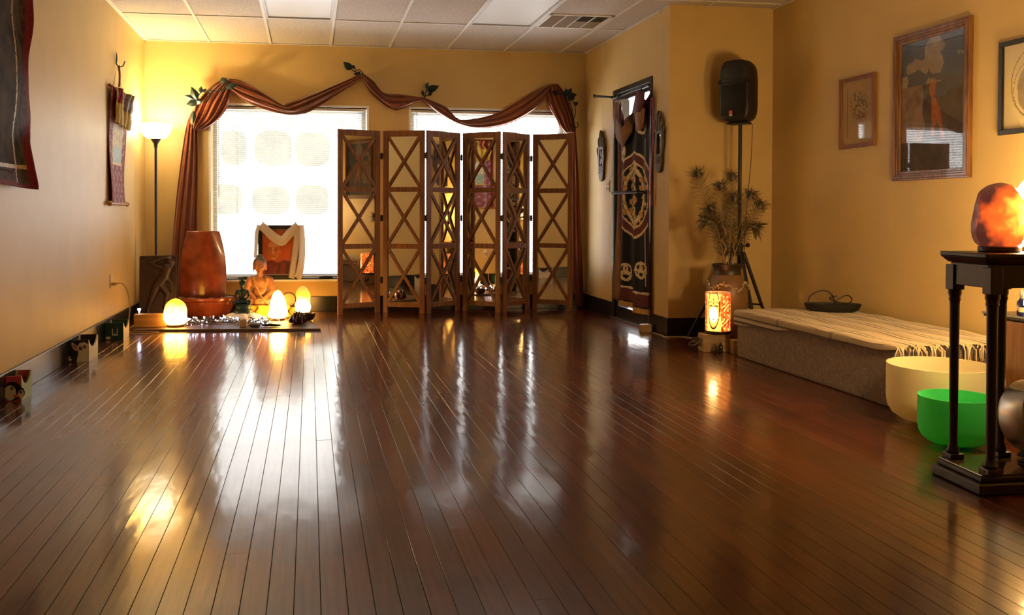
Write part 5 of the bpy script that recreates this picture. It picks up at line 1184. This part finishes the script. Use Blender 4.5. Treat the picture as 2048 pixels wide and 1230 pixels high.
# ================================================================== PLATFORM, BLANKET, BAG
m_carpet = mat('tan_carpet', (.22, .155, .115), .95, var=.6, scale=55, col2=(.36, .27, .20), bump=.9, bscale=150, detail=6)
PX0_, PX1_, PY0_, PY1_, PZ_ = 3.02, 3.838, 4.08, 5.85, .325
k = M(); k.bb(PX0_, PX1_, PY0_, PY1_, .001, PZ_); tag(k.build('carpeted_platform', m_carpet, loc=((PX0_+PX1_)/2, (PY0_+PY1_)/2, 0), bevel=.012, seg=3), 'low platform covered in tan carpet along the right wall', 'platform')
def blanket_mat():
    m = bpy.data.materials.new('striped_wool_blanket'); m.use_nodes = True; N, L = nodes_of(m); b = N['Principled BSDF']; b.inputs['Roughness'].default_value = .95; b.inputs['Sheen Weight'].default_value = .2
    uv = N.new('ShaderNodeUVMap'); sp_ = N.new('ShaderNodeSeparateXYZ'); L.new(uv.outputs[0], sp_.inputs[0])
    def band(sock, period, w, off=0.0):
        a = N.new('ShaderNodeMath'); a.operation = 'ADD'; a.inputs[1].default_value = off; L.new(sock, a.inputs[0])
        d = N.new('ShaderNodeMath'); d.operation = 'DIVIDE'; d.inputs[1].default_value = period; L.new(a.outputs[0], d.inputs[0])
        f = N.new('ShaderNodeMath'); f.operation = 'FRACT'; L.new(d.outputs[0], f.inputs[0])
        c = N.new('ShaderNodeMath'); c.operation = 'LESS_THAN'; c.inputs[1].default_value = w; L.new(f.outputs[0], c.inputs[0]); return c.outputs[0]
    def over(a, col, fac, k_=1.0):
        mx = N.new('ShaderNodeMix'); mx.data_type = 'RGBA'; mx.inputs['B'].default_value = (*col, 1)
        ml = N.new('ShaderNodeMath'); ml.operation = 'MULTIPLY'; ml.inputs[1].default_value = k_; L.new(fac, ml.inputs[0]); L.new(ml.outputs[0], mx.inputs['Factor'])
        if isinstance(a, tuple): mx.inputs['A'].default_value = (*a, 1)
        else: L.new(a, mx.inputs['A'])
        return mx.outputs['Result']
    c = over((.52, .40, .24), (.36, .26, .14), band(sp_.outputs[0], .30, .45), .6)
    c = over(c, (.035, .025, .022), band(sp_.outputs[1], .62, .045, .05), .45)
    c = over(c, (.035, .025, .022), band(sp_.outputs[0], .155, .10, .012), .95); c = over(c, (.035, .025, .022), band(sp_.outputs[0], .155, .07, -.028), .9); c = over(c, (.60, .48, .32), band(sp_.outputs[0], .155, .10, -.005), .8)
    L.new(c, b.inputs['Base Color'])
    nz = N.new('ShaderNodeTexNoise'); nz.inputs['Scale'].default_value = 260; L.new(uv.outputs[0], nz.inputs['Vector']); bp = N.new('ShaderNodeBump'); bp.inputs['Strength'].default_value = .5; bp.inputs['Distance'].default_value = .004; L.new(nz.outputs['Fac'], bp.inputs['Height']); L.new(bp.outputs[0], b.inputs['Normal'])
    return m
m_blk_ = blanket_mat()
t = thing('striped_blanket', (3.4, 4.95, PZ_), 'cream wool blanket with dark stripes and fringe spread over the platform', 'blanket')
BY0, BY1 = 4.065, 5.868
def bl_edge(y_): f_ = (y_-BY0)/(BY1-BY0); return .012+.075*f_+.010*sin(9*f_)+.006*sin(21*f_)
def blf(u, v):
    y_ = BY0+(BY1-BY0)*v; ov = bl_edge(y_); W_ = .80; tot = W_+ov; s_ = u*tot
    rp = .003*sin(17*v+9*u)+.0025*sin(31*v)
    if s_ < ov: return Vector((PX0_-.007-.006*sin(14*v)**2, y_, PZ_+.008-(ov-s_)))
    q = s_-ov; r_ = .01
    return Vector((PX0_-.006+q, y_, PZ_+.009+rp*min(1, q/.1)))
nu, nv = 60, 80
k = M(); k.surf(blf, nu, nv, thick=-.006); bo = k.build('blanket_cloth', m_blk_, t, smooth=60)
uvl = bo.data.uv_layers.new(name='UVMap'); wv = nu+1
for lp in bo.data.loops:
    i = lp.vertex_index % ((nu+1)*(nv+1)); j, ii = divmod(i, wv); y_ = BY0+(BY1-BY0)*j/nv; uvl.data[lp.index].uv = ((ii/nu)*(.80+bl_edge(y_))-bl_edge(y_)+1.0, y_-BY0)
m_fr0 = mat('cream_fringe', (.56, .45, .28), .9); m_fr1 = mat('dark_fringe', (.03, .022, .02), .9)
rg = random.Random(44)
def fringe(y_, dy, n, name):
    k = M()
    for i in range(n):
        x_ = PX0_-.004+.79*i/n; ln = rg.uniform(.055, .085); mi = 1 if (i//4) % 3 == 2 else 0; sw = rg.uniform(-.03, .03)
        k.tube([Vector((x_, y_, PZ_+.009)), Vector((x_+sw*.4, y_+dy*.014, PZ_+.004)), Vector((x_+sw, y_+dy*(.020+rg.uniform(0, .012)), PZ_-.02)), Vector((x_+sw*1.3, y_+dy*(.018+rg.uniform(0, .02)), PZ_-ln))], [.0035, .0038, .0036, .0026], 4, mi)
    tag(k.build(name, [m_fr0, m_fr1], t, smooth=60), kind='stuff')
fringe(BY0, -1, 95, 'near_fringe'); fringe(BY1, 1, 70, 'far_fringe')
m_bag = mat('black_nylon', (.010, .010, .011), .5, bump=.3, bscale=40)
GX, GY, GZ = 3.63, 5.60, PZ_+.0115
t = thing('black_tray', (GX, GY, GZ), 'shallow black tray of coiled cables on the blanket', 'tray')
Rz = Euler((0, 0, radians(-22))).to_matrix()
k = M(); k.lathe([(.001, .004), (.10, .004), (.15, .004), (.18, .02), (.195, .055), (.198, .062), (.19, .062), (.172, .03), (.14, .014), (.001, .014)], (GX, GY, GZ), 36, Rz, sx=1.0, sy=.55, close=False); k.build('tray', m_bag, t, smooth=60)
k = M(); k.lathe([(.06, .012), (.10, .045), (.08, .06), (.03, .062)], (GX+.05, GY-.01, GZ), 20, Rz, sx=1.3, sy=.7); k.build('adapter_bundle', m_bag, t, smooth=60)
k = M(); k.tube(resample([Vector((GX, GY, GZ)) + Rz @ Vector(p) for p in ((-.17, 0, .05), (-.15, .02, .11), (-.08, .02, .15), (-.02, .01, .14), (.01, 0, .09), (.0, -.02, .05))], 40), .0045, 6); k.build('cable', m_bag, t, smooth=60)
k = M(); k.tube(resample([Vector((GX, GY, GZ)) + Rz @ Vector(p) for p in ((.0, 0, .05), (.04, .02, .09), (.10, .02, .12), (.13, 0, .10), (.11, -.02, .07), (.03, -.02, .075), (-.02, 0, .10), (.03, .01, .115))], 50), .0045, 6); k.build('cable', m_bag, t, smooth=60)

# ================================================================== PICTURES ON THE RIGHT WALL
def framed(name, label, y0, y1, z0, z1, fw, m_fr, steps, paint, mats, matw=0.0, m_matte=None, tilt=0.0):
    # y0 is the far (left) side, y1 the near (right) side
    t = thing(name, (XR, (y0+y1)/2, z0), label, 'picture'); X = XR-.003; h = z1-z0; w = y0-y1
    pt = lambda s_, z_, d: Vector((X-d-tilt*(z_/h), y0-s_, z0+z_))
    def bx(k, s0, s1, a, b, d0, d1, mi=0): k.hexa([pt(s0,a,d0), pt(s0,a,d1), pt(s1,a,d1), pt(s1,a,d0), pt(s0,b,d0), pt(s0,b,d1), pt(s1,b,d1), pt(s1,b,d0)], mi)
    for (a, b, d) in steps:          # mouldings: inset a..b, depth d
        for q in ((a, w-a, h-b, h-a), (a, w-a, a, b), (a, b, b, h-b), (w-b, w-a, b, h-b)): k = M(); bx(k, *q, 0, d); k.build('frame_moulding', m_fr, t, bevel=.002)
    k = M(); bx(k, fw, w-fw, fw, h-fw, .001, .004); k.build('backing', m_matte or mats[0], t)
    k = M(); nu_, nv_ = 70, 90; i0 = fw+matw
    k.surf(lambda u, v: pt(i0+(w-2*i0)*(1-u), i0+(h-2*i0)*v, .006), nu_, nv_, mf=lambda u, v: paint(1-u, v)); k.build('print', mats, t)
    k = M(); bx(k, fw, w-fw, fw, h-fw, .009, .011); k.build('glass', m_pglass, t)
    return t
m_pglass = glass_mat('picture_glass', ior=1.75)
m_redwood = wood_mat('reddish_frame_wood', (.24, .085, .03), (.15, .05, .018), .35, 'Z', coat=.2); m_goldwood = wood_mat('golden_brown_moulding', (.22, .095, .028), (.10, .04, .013), .3, 'Z', coat=.3)
m_paper = mat('aged_paper', (.40, .27, .14), .8, var=.1, scale=8); m_ink = mat('faded_ink', (.17, .13, .08), .8, var=.3, scale=40); m_rust = mat('rust_ink', (.28, .10, .06), .8)
def nz2(u, v, s_, o=0): return noise.noise(Vector((u*s_+o, v*s_*1.3, o*.7)))
def paint_small(u, v):
    q = ((u-.55)/.30)**2 + ((v-.60)/.24)**2
    if q < 1.0+.4*nz2(u, v, 6) and nz2(u, v, 16, 3) > .06: return 1
    if ((u-.62)/.25)**2+((v-.42)/.10)**2 < 1 and nz2(u, v, 13, 7) > .12: return 2
    if abs(u-.16) < .01 and .1 < v < .9: return 1
    return 0
framed('small_framed_print', 'small reddish framed botanical print left of the large framed picture', 5.855, 5.44, 1.515, 2.03, .03, m_redwood, [(0, .012, .022), (.012, .03, .017)], paint_small, [m_paper, m_ink, m_rust], tilt=.004)
m_sk = mat('stormy_blue_paint', (.055, .062, .085), .7, var=.3, scale=7); m_cl = mat('cream_cloud_paint', (.25, .19, .125), .7, var=.25, scale=14); m_tan = mat('tan_cliff_paint', (.20, .12, .07), .7, var=.35, scale=12); m_dk = mat('umber_ground_paint', (.06, .042, .032), .7, var=.4, scale=10); m_ho = mat('orange_animal_paint', (.30, .085, .025), .7, var=.3, scale=25)
def inpoly(P, u, v):
    c = False; j = len(P)-1
    for i in range(len(P)):
        if (P[i][1] > v) != (P[j][1] > v) and u < (P[j][0]-P[i][0])*(v-P[i][1])/(P[j][1]-P[i][1])+P[i][0]: c = not c
        j = i
    return c
ANI = [(.44, .36), (.45, .47), (.49, .54), (.46, .60), (.47, .69), (.50, .655), (.53, .66), (.57, .69), (.565, .61), (.55, .55), (.60, .50), (.65, .42), (.68, .30), (.72, .22), (.66, .23), (.62, .32), (.57, .37), (.55, .26), (.50, .25), (.51, .37)]
def paint_big(u, v):
    if inpoly(ANI, u, v): return 4 if u > .50 or v > .55 else 3
    if ((u-.52)/.16)**2+((v-.90)/.10)**2 < 1+.5*nz2(u, v, 7, 2) or ((u-.58)/.13)**2+((v-.80)/.09)**2 < 1+.6*nz2(u, v, 8, 5): return 1
    if v > .66: return 0 if nz2(u, v, 5, 9) < .28 else 1
    if u < .36+.12*nz2(u, v, 5, 4) and v > .22: return 2
    return 3 if v < .55 or nz2(u, v, 5, 1) > .0 else 0
framed('large_framed_picture', 'large golden brown framed picture with glass mirroring the window on the right wall', 5.228, 4.522, 1.258, 2.222, .062, m_goldwood, [(0, .014, .030), (.014, .030, .036), (.030, .044, .026), (.044, .062, .018)], paint_big, [m_sk, m_cl, m_tan, m_dk, m_ho])
m_cpaper = mat('cream_paper', (.58, .49, .29), .8, var=.06, scale=5); m_pencil = mat('pencil_line', (.20, .17, .12), .8); m_wash = mat('grey_wash', (.24, .20, .15), .8, var=.4, scale=10)
def paint_black(u, v):
    q = sqrt(((u-.50)/.38)**2+((v-.52)/.42)**2)
    if abs(q-1) < .018: return 1
    q2 = sqrt(((u-.50)/.31)**2+((v-.46)/.31)**2)
    if q2 < .95+.12*nz2(u, v, 5, 2): return 2
    if abs(q2-1.12) < .015 and u < .5: return 1
    return 0
framed('black_framed_drawing', 'black framed pencil drawing of an oval shape cut by the right edge', 4.302, 3.80, 1.488, 2.015, .028, m_black, [(0, .028, .022)], paint_black, [m_cpaper, m_pencil, m_wash])

# ================================================================== TABLE AND WHAT STANDS ON IT
m_mahog = wood_mat('dark_mahogany', (.022, .009, .008), (.010, .005, .004), .38, 'Z', coat=.05)
ta = radians(4.6); tv = Vector((sin(ta), cos(ta), 0)); tu = Vector((cos(ta), -sin(ta), 0)); TA = Vector((2.49, 3.005, 0))
tp = lambda s_, t_, z_: TA + tu*s_ + tv*t_ + Vector((0, 0, z_))
t = thing('console_table', tp(.2, -.11, 0), 'dark mahogany console table on turned column legs at the right edge', 'table')
def slab(k, s0, s1, t0, t1, z0, z1, ins=0.0):
    k.hexa([tp(s0, t0, z0), tp(s1, t0, z0), tp(s1, t1, z0), tp(s0, t1, z0), tp(s0-ins, t0-ins, z1), tp(s1+ins, t0-ins, z1), tp(s1+ins, t1+ins, z1), tp(s0-ins, t1+ins, z1)])
S0, S1, T0, T1 = -.02, .45, -.24, .02
k = M(); slab(k, S0-.052, S1+.052, T0-.012-.01, T1+.012, 0.001, .045); k.build('plinth', m_mahog, t, bevel=.008, seg=3)
k = M(); slab(k, S0-.036, S1+.036, T0-.004, T1+.004, .045, .066, 0); k.build('plinth_moulding', m_mahog, t, bevel=.006, seg=3)
m_shelf = mat('glossy_shelf_top', (.06, .035, .022), .15, coat=.4)
k = M(); slab(k, S0-.03, S1+.03, T0+.002, T1, .066, .072); k.build('lower_shelf', m_shelf, t, bevel=.002)
k = M(); slab(k, S0-.028, S1+.028, T0-.004, T1+.008, .875, .892); k.build('table_top', m_mahog, t, bevel=.004)
k = M(); slab(k, S0-.005, S1+.005, T0+.018, T1-.012, .850, .875, .022); k.build('top_moulding', m_mahog, t, bevel=.003)
k = M(); slab(k, S0+.002, S1-.002, T0+.022, T1-.018, .762, .850); k.build('apron', m_mahog, t, bevel=.003)
for s_ in (0.0, .205, .41):
    for t_ in (0.0, -.218):
        c = tp(s_, t_, 0); k = M(); r0 = .0165 if t_ == 0 else .0175
        k.lathe([(r0*1.75, .072), (r0*1.75, .085), (r0*1.35, .092), (r0*1.55, .102), (r0*1.25, .112), (r0*.98, .125), (r0*.92, .14), (r0*1.03, .45), (r0*1.12, .68), (r0*1.18, .695), (r0*1.4, .702), (r0*1.25, .712), (r0*1.5, .724), (r0*1.5, .74)], (c.x, c.y, 0), 20); lg = k.build('column_leg', m_mahog, t, smooth=40)
        k = M(); k.box(c+Vector((0, 0, .082)), (.058, .058, .020), Matrix((tu, tv, Vector((0,0,1)))).transposed()); k.build('leg_block', m_mahog, lg, bevel=.003)
        k = M(); k.box(c+Vector((0, 0, .79)), (.05, .05, .10), Matrix((tu, tv, Vector((0,0,1)))).transposed()); k.build('corner_block', m_mahog, lg, bevel=.003)
TT = .8925
m_saltR = emission('salt_glow_orange', (1.0, .20, .02), .9, (1.0, .50, .10), nscale=9, s2=4.5)
def mk_saltR():
    # pink salt with the bulb showing through on one side
    m = bpy.data.materials.new('salt_glow_red_orange'); m.use_nodes = True; N, L = nodes_of(m); b = N['Principled BSDF']; b.inputs['Base Color'].default_value = (.12, .04, .026, 1); b.inputs['Roughness'].default_value = .35
    tc = N.new('ShaderNodeTexCoord'); nz = N.new('ShaderNodeTexNoise'); nz.inputs['Scale'].default_value = 14; nz.inputs['Detail'].default_value = 4; L.new(tc.outputs['Object'], nz.inputs['Vector'])
    d = N.new('ShaderNodeVectorMath'); d.operation = 'DISTANCE'; L.new(tc.outputs['Object'], d.inputs[0]); d.inputs[1].default_value = (.035, -.055, .135)
    a = N.new('ShaderNodeMath'); a.operation = 'MULTIPLY_ADD'; a.inputs[1].default_value = .09; L.new(nz.outputs['Fac'], a.inputs[0]); L.new(d.outputs['Value'], a.inputs[2])
    cr = N.new('ShaderNodeValToRGB'); e = cr.color_ramp.elements; e[0].position = .055; e[0].color = (6, 3.6, 1.0, 1); e[1].position = .19; e[1].color = (.05, .012, .008, 1)
    x1 = cr.color_ramp.elements.new(.095); x1.color = (3.0, 1.0, .10, 1); x2 = cr.color_ramp.elements.new(.145); x2.color = (1.1, .13, .015, 1)
    L.new(a.outputs[0], cr.inputs[0]); L.new(cr.outputs[0], b.inputs['Emission Color']); b.inputs['Emission Strength'].default_value = 1.0
    bp = N.new('ShaderNodeBump'); bp.inputs['Strength'].default_value = .4; bp.inputs['Distance'].default_value = .01; L.new(nz.outputs['Fac'], bp.inputs['Height']); L.new(bp.outputs[0], b.inputs['Normal'])
    return m
p = tp(.135, -.075, TT)
salt_lamp((p.x, p.y, p.z), .098, .268, 'red orange glowing salt lamp on the dark console table', mk_saltR(), 4, 3)
m_saltW = salt_mat('salt_glow_table_white', (0, 0, .09), 1.0, [(.10, (110, 72, 32)), (.22, (80, 50, 20)), (.30, (26, 15, 4)), (.36, (10, 5, 1))])
p = tp(.335, -.03, TT); salt_lamp((p.x, p.y, p.z), .088, .30, 'white hot salt lamp on the table cut by the right edge', m_saltW, 6, 5)
m_wbox = mat('white_card_box', (.62, .50, .44), .6)
p = tp(.262, -.185, TT); t = thing('white_card_box', p, 'small white open topped card holder at the right end of the table', 'box')
k = M(); Rt = Matrix((tu, tv, Vector((0,0,1)))).transposed()
k.box(p+Vector((0, 0, .048)), (.10, .045, .094), Rt); k.build('box', m_wbox, t, bevel=.002)
k = M(); k.box(p-tu*.035+Vector((0, 0, .105)), (.022, .03, .024), Rt); k.build('card', m_wbox, t, bevel=.001)

# drum shaped fan heater on the lower shelf
m_band = mat('brushed_steel_band', (.50, .47, .42), .3, metal=.9)
c = tp(.30, -.08, .245); ax = (Vector((.15, -.97, .14))).normalized(); up = Vector((0, 0, 1)); sx = ax.cross(up).normalized(); uy = sx.cross(ax); Rf = Matrix((sx, uy, ax)).transposed()
t = thing('drum_fan', (c.x, c.y, .073), 'small round fan with steel band lying on the lower shelf of the table', 'fan')
k = M(); k.lathe([(.125, -.07), (.140, -.05), (.142, .05), (.134, .056), (.130, .045), (.128, -.05)], c, 44, Rf, close=False); k.build('band', m_band, t, smooth=40)
k = M(); k.lathe([(.01, .038), (.06, .046), (.128, .042)], c, 36, Rf); k.build('front_grille', m_grille, t, smooth=50)
k = M(); k.lathe([(.124, -.07), (.08, -.10), (.01, -.105)], c, 30, Rf); k.build('motor_housing', m_black, t, smooth=50)
k = M(); k.hexa([c+Vector((-.05, -.04, -.165)), c+Vector((.08, -.04, -.165)), c+Vector((.08, .05, -.165)), c+Vector((-.05, .05, -.165)), c+Vector((-.02, -.02, -.12)), c+Vector((.04, -.02, -.12)), c+Vector((.04, .03, -.12)), c+Vector((-.02, .03, -.12))]); k.build('foot', m_black, t, bevel=.004)
k = M(); k.tube(resample([tp(.205, -.10, .078), tp(.215, -.14, .09), tp(.25, -.15, .12), tp(.27, -.12, .14)], 16), .004, 6); k.build('fan_cord', m_black, t, smooth=60)

# cabinet with blue bottles behind the table
m_oak = wood_mat('brown_cabinet_wood', (.20, .085, .028), (.13, .05, .016), .4, 'Z')
CX0, CX1, CY0_, CY1_ = 3.265, 3.80, 3.32, 3.72
t = thing('side_cabinet', ((CX0+CX1)/2, (CY0_+CY1_)/2, 0), 'brown wooden side cabinet with metal edged top behind the table', 'cabinet')
k = M(); k.bb(CX0, CX1, CY0_, CY1_, .001, .535); k.build('body', m_oak, t, bevel=.015, seg=3)
k = M(); k.bb(CX0-.01, CX1+.01, CY0_-.01, CY1_+.01, .535, .553); k.build('top', m_mahog, t, bevel=.004)
k = M(); k.tube([(CX0-.012, CY1_+.012, .553), (CX0-.012, CY0_-.012, .553), (CX1, CY0_-.012, .553)], .006, 8); k.build('metal_edge', m_alu, t, smooth=50)
for s_ in (0, 1): k = M(); k.bb(CX0+.02+s_*.25, CX0+.255+s_*.25, CY0_-.008, CY0_, .04, .50); d_ = k.build('door', m_oak, t, bevel=.003); k = M(); k.ell((CX0+.235+s_*.05, CY0_-.018, .30), .012, None, 12, 8); k.build('knob', m_alu, d_, smooth=180)
m_blue = mat('cobalt_glass', (.008, .012, .09), .08, coat=.6); m_lab = mat('cream_label', (.60, .48, .30), .7); m_capm = mat('dropper_cap', (.45, .40, .33), .3, metal=.5)
pb = None
for (x_, y_, lb_) in ((CX0+.030, CY0_+.20, 'cobalt dropper bottle with cream label nearest the table leg'), (CX0+.082, CY0_+.17, 'second cobalt dropper bottle from the table leg on the cabinet'), (CX0+.134, CY0_+.14, 'cobalt dropper bottle at the right edge on the cabinet'), (CX0+.075, CY0_+.26, 'cobalt dropper bottle standing behind the other bottles on the cabinet')):
    if pb is None:
        pb = thing('blue_bottle', (x_, y_, .5535), lb_, 'bottle', 'cobalt bottles on the cabinet')
        k = M(); k.lathe([(.019, .0), (.021, .004), (.021, .062), (.009, .078), (.009, .086)], (x_, y_, .5535), 20); k.build('glass', m_blue, pb, smooth=50)
        k = M(); k.lathe([(.011, .083), (.011, .098), (.006, .104), (.0055, .118), (.003, .122)], (x_, y_, .5535), 16); k.build('dropper', m_capm, pb, smooth=50)
        k = M(); k.lathe([(.0214, .022), (.0214, .045)], (x_, y_, .5535), 20, close=False); k.build('label_band', m_lab, pb, smooth=50)
    else:
        o = copy_tree(pb); o.location = (x_, y_, .5535); o['label'] = lb_

# table lamp on the cabinet, the warm light of this end of the room
m_cone = emission('lit_lamp_shade', (1.0, .62, .23), 46.0)
TLX, TLY = 3.555, 3.56
t = thing('table_lamp', (TLX, TLY, .5535), 'lit tapered white table lamp on the cabinet at the right edge', 'lamp')
k = M(); k.lathe([(.06, .5535), (.065, .565), (.02, .585), (.015, .62), (.03, .70), (.02, .80), (.012, .86), (.012, .93)], (TLX, TLY, 0), 24); k.build('lamp_base', m_mahog, t, smooth=50)
k = M(); k.lathe([(.135, .93), (.115, 1.02), (.075, 1.14), (.045, 1.20)], (TLX, TLY, 0), 32); k.build('lamp_shade', m_cone, t, smooth=50)

# ================================================================== SINGING BOWLS
m_frost = mat('frosted_cream_crystal', (.86, .78, .50), .45, bump=.05, bscale=200, transl=.25); m_greenb = mat('green_frosted_crystal', (.10, .80, .26), .4, bump=.05, bscale=200, transl=.30)
def bowl(name, c, R0, H, label, m):
    P = [(R0*.2, 0), (R0*.5, .004), (R0*.74, H*.055), (R0*.89, H*.14), (R0*.97, H*.26), (R0, H*.42), (R0, H), (R0*.965, H), (R0*.965, H*.42), (R0*.935, H*.28), (R0*.86, H*.17), (R0*.70, H*.09), (R0*.46, H*.045), (R0*.02, H*.04)]
    k = M(); k.lathe(P, c, 64, close=False); return tag(k.build(name, m, loc=c, smooth=50), label, 'bowl')
bowl('crystal_bowl', (3.035, 3.765, .0105), .243, .285, 'large frosted cream crystal singing bowl beside the platform', m_frost)
bowl('crystal_bowl', (2.825, 3.395, .0085), .158, .215, 'smaller bright green crystal singing bowl by the table', m_greenb)
m_oring = mat('rubber_ring', (.02, .02, .02), .6)
for (x_, y_, r_, lb_) in ((3.035, 3.765, .06, 'black rubber ring under the large cream singing bowl'), (2.825, 3.395, .04, 'black rubber ring under the green singing bowl')):
    k = M(); k.tube([(x_+r_*cos(a*2*pi/32), y_+r_*sin(a*2*pi/32), .006) for a in range(33)], .0055, 8); tag(k.build('rubber_ring', m_oring, loc=(x_, y_, 0), smooth=60), lb_, 'ring', 'rubber rings under the bowls')
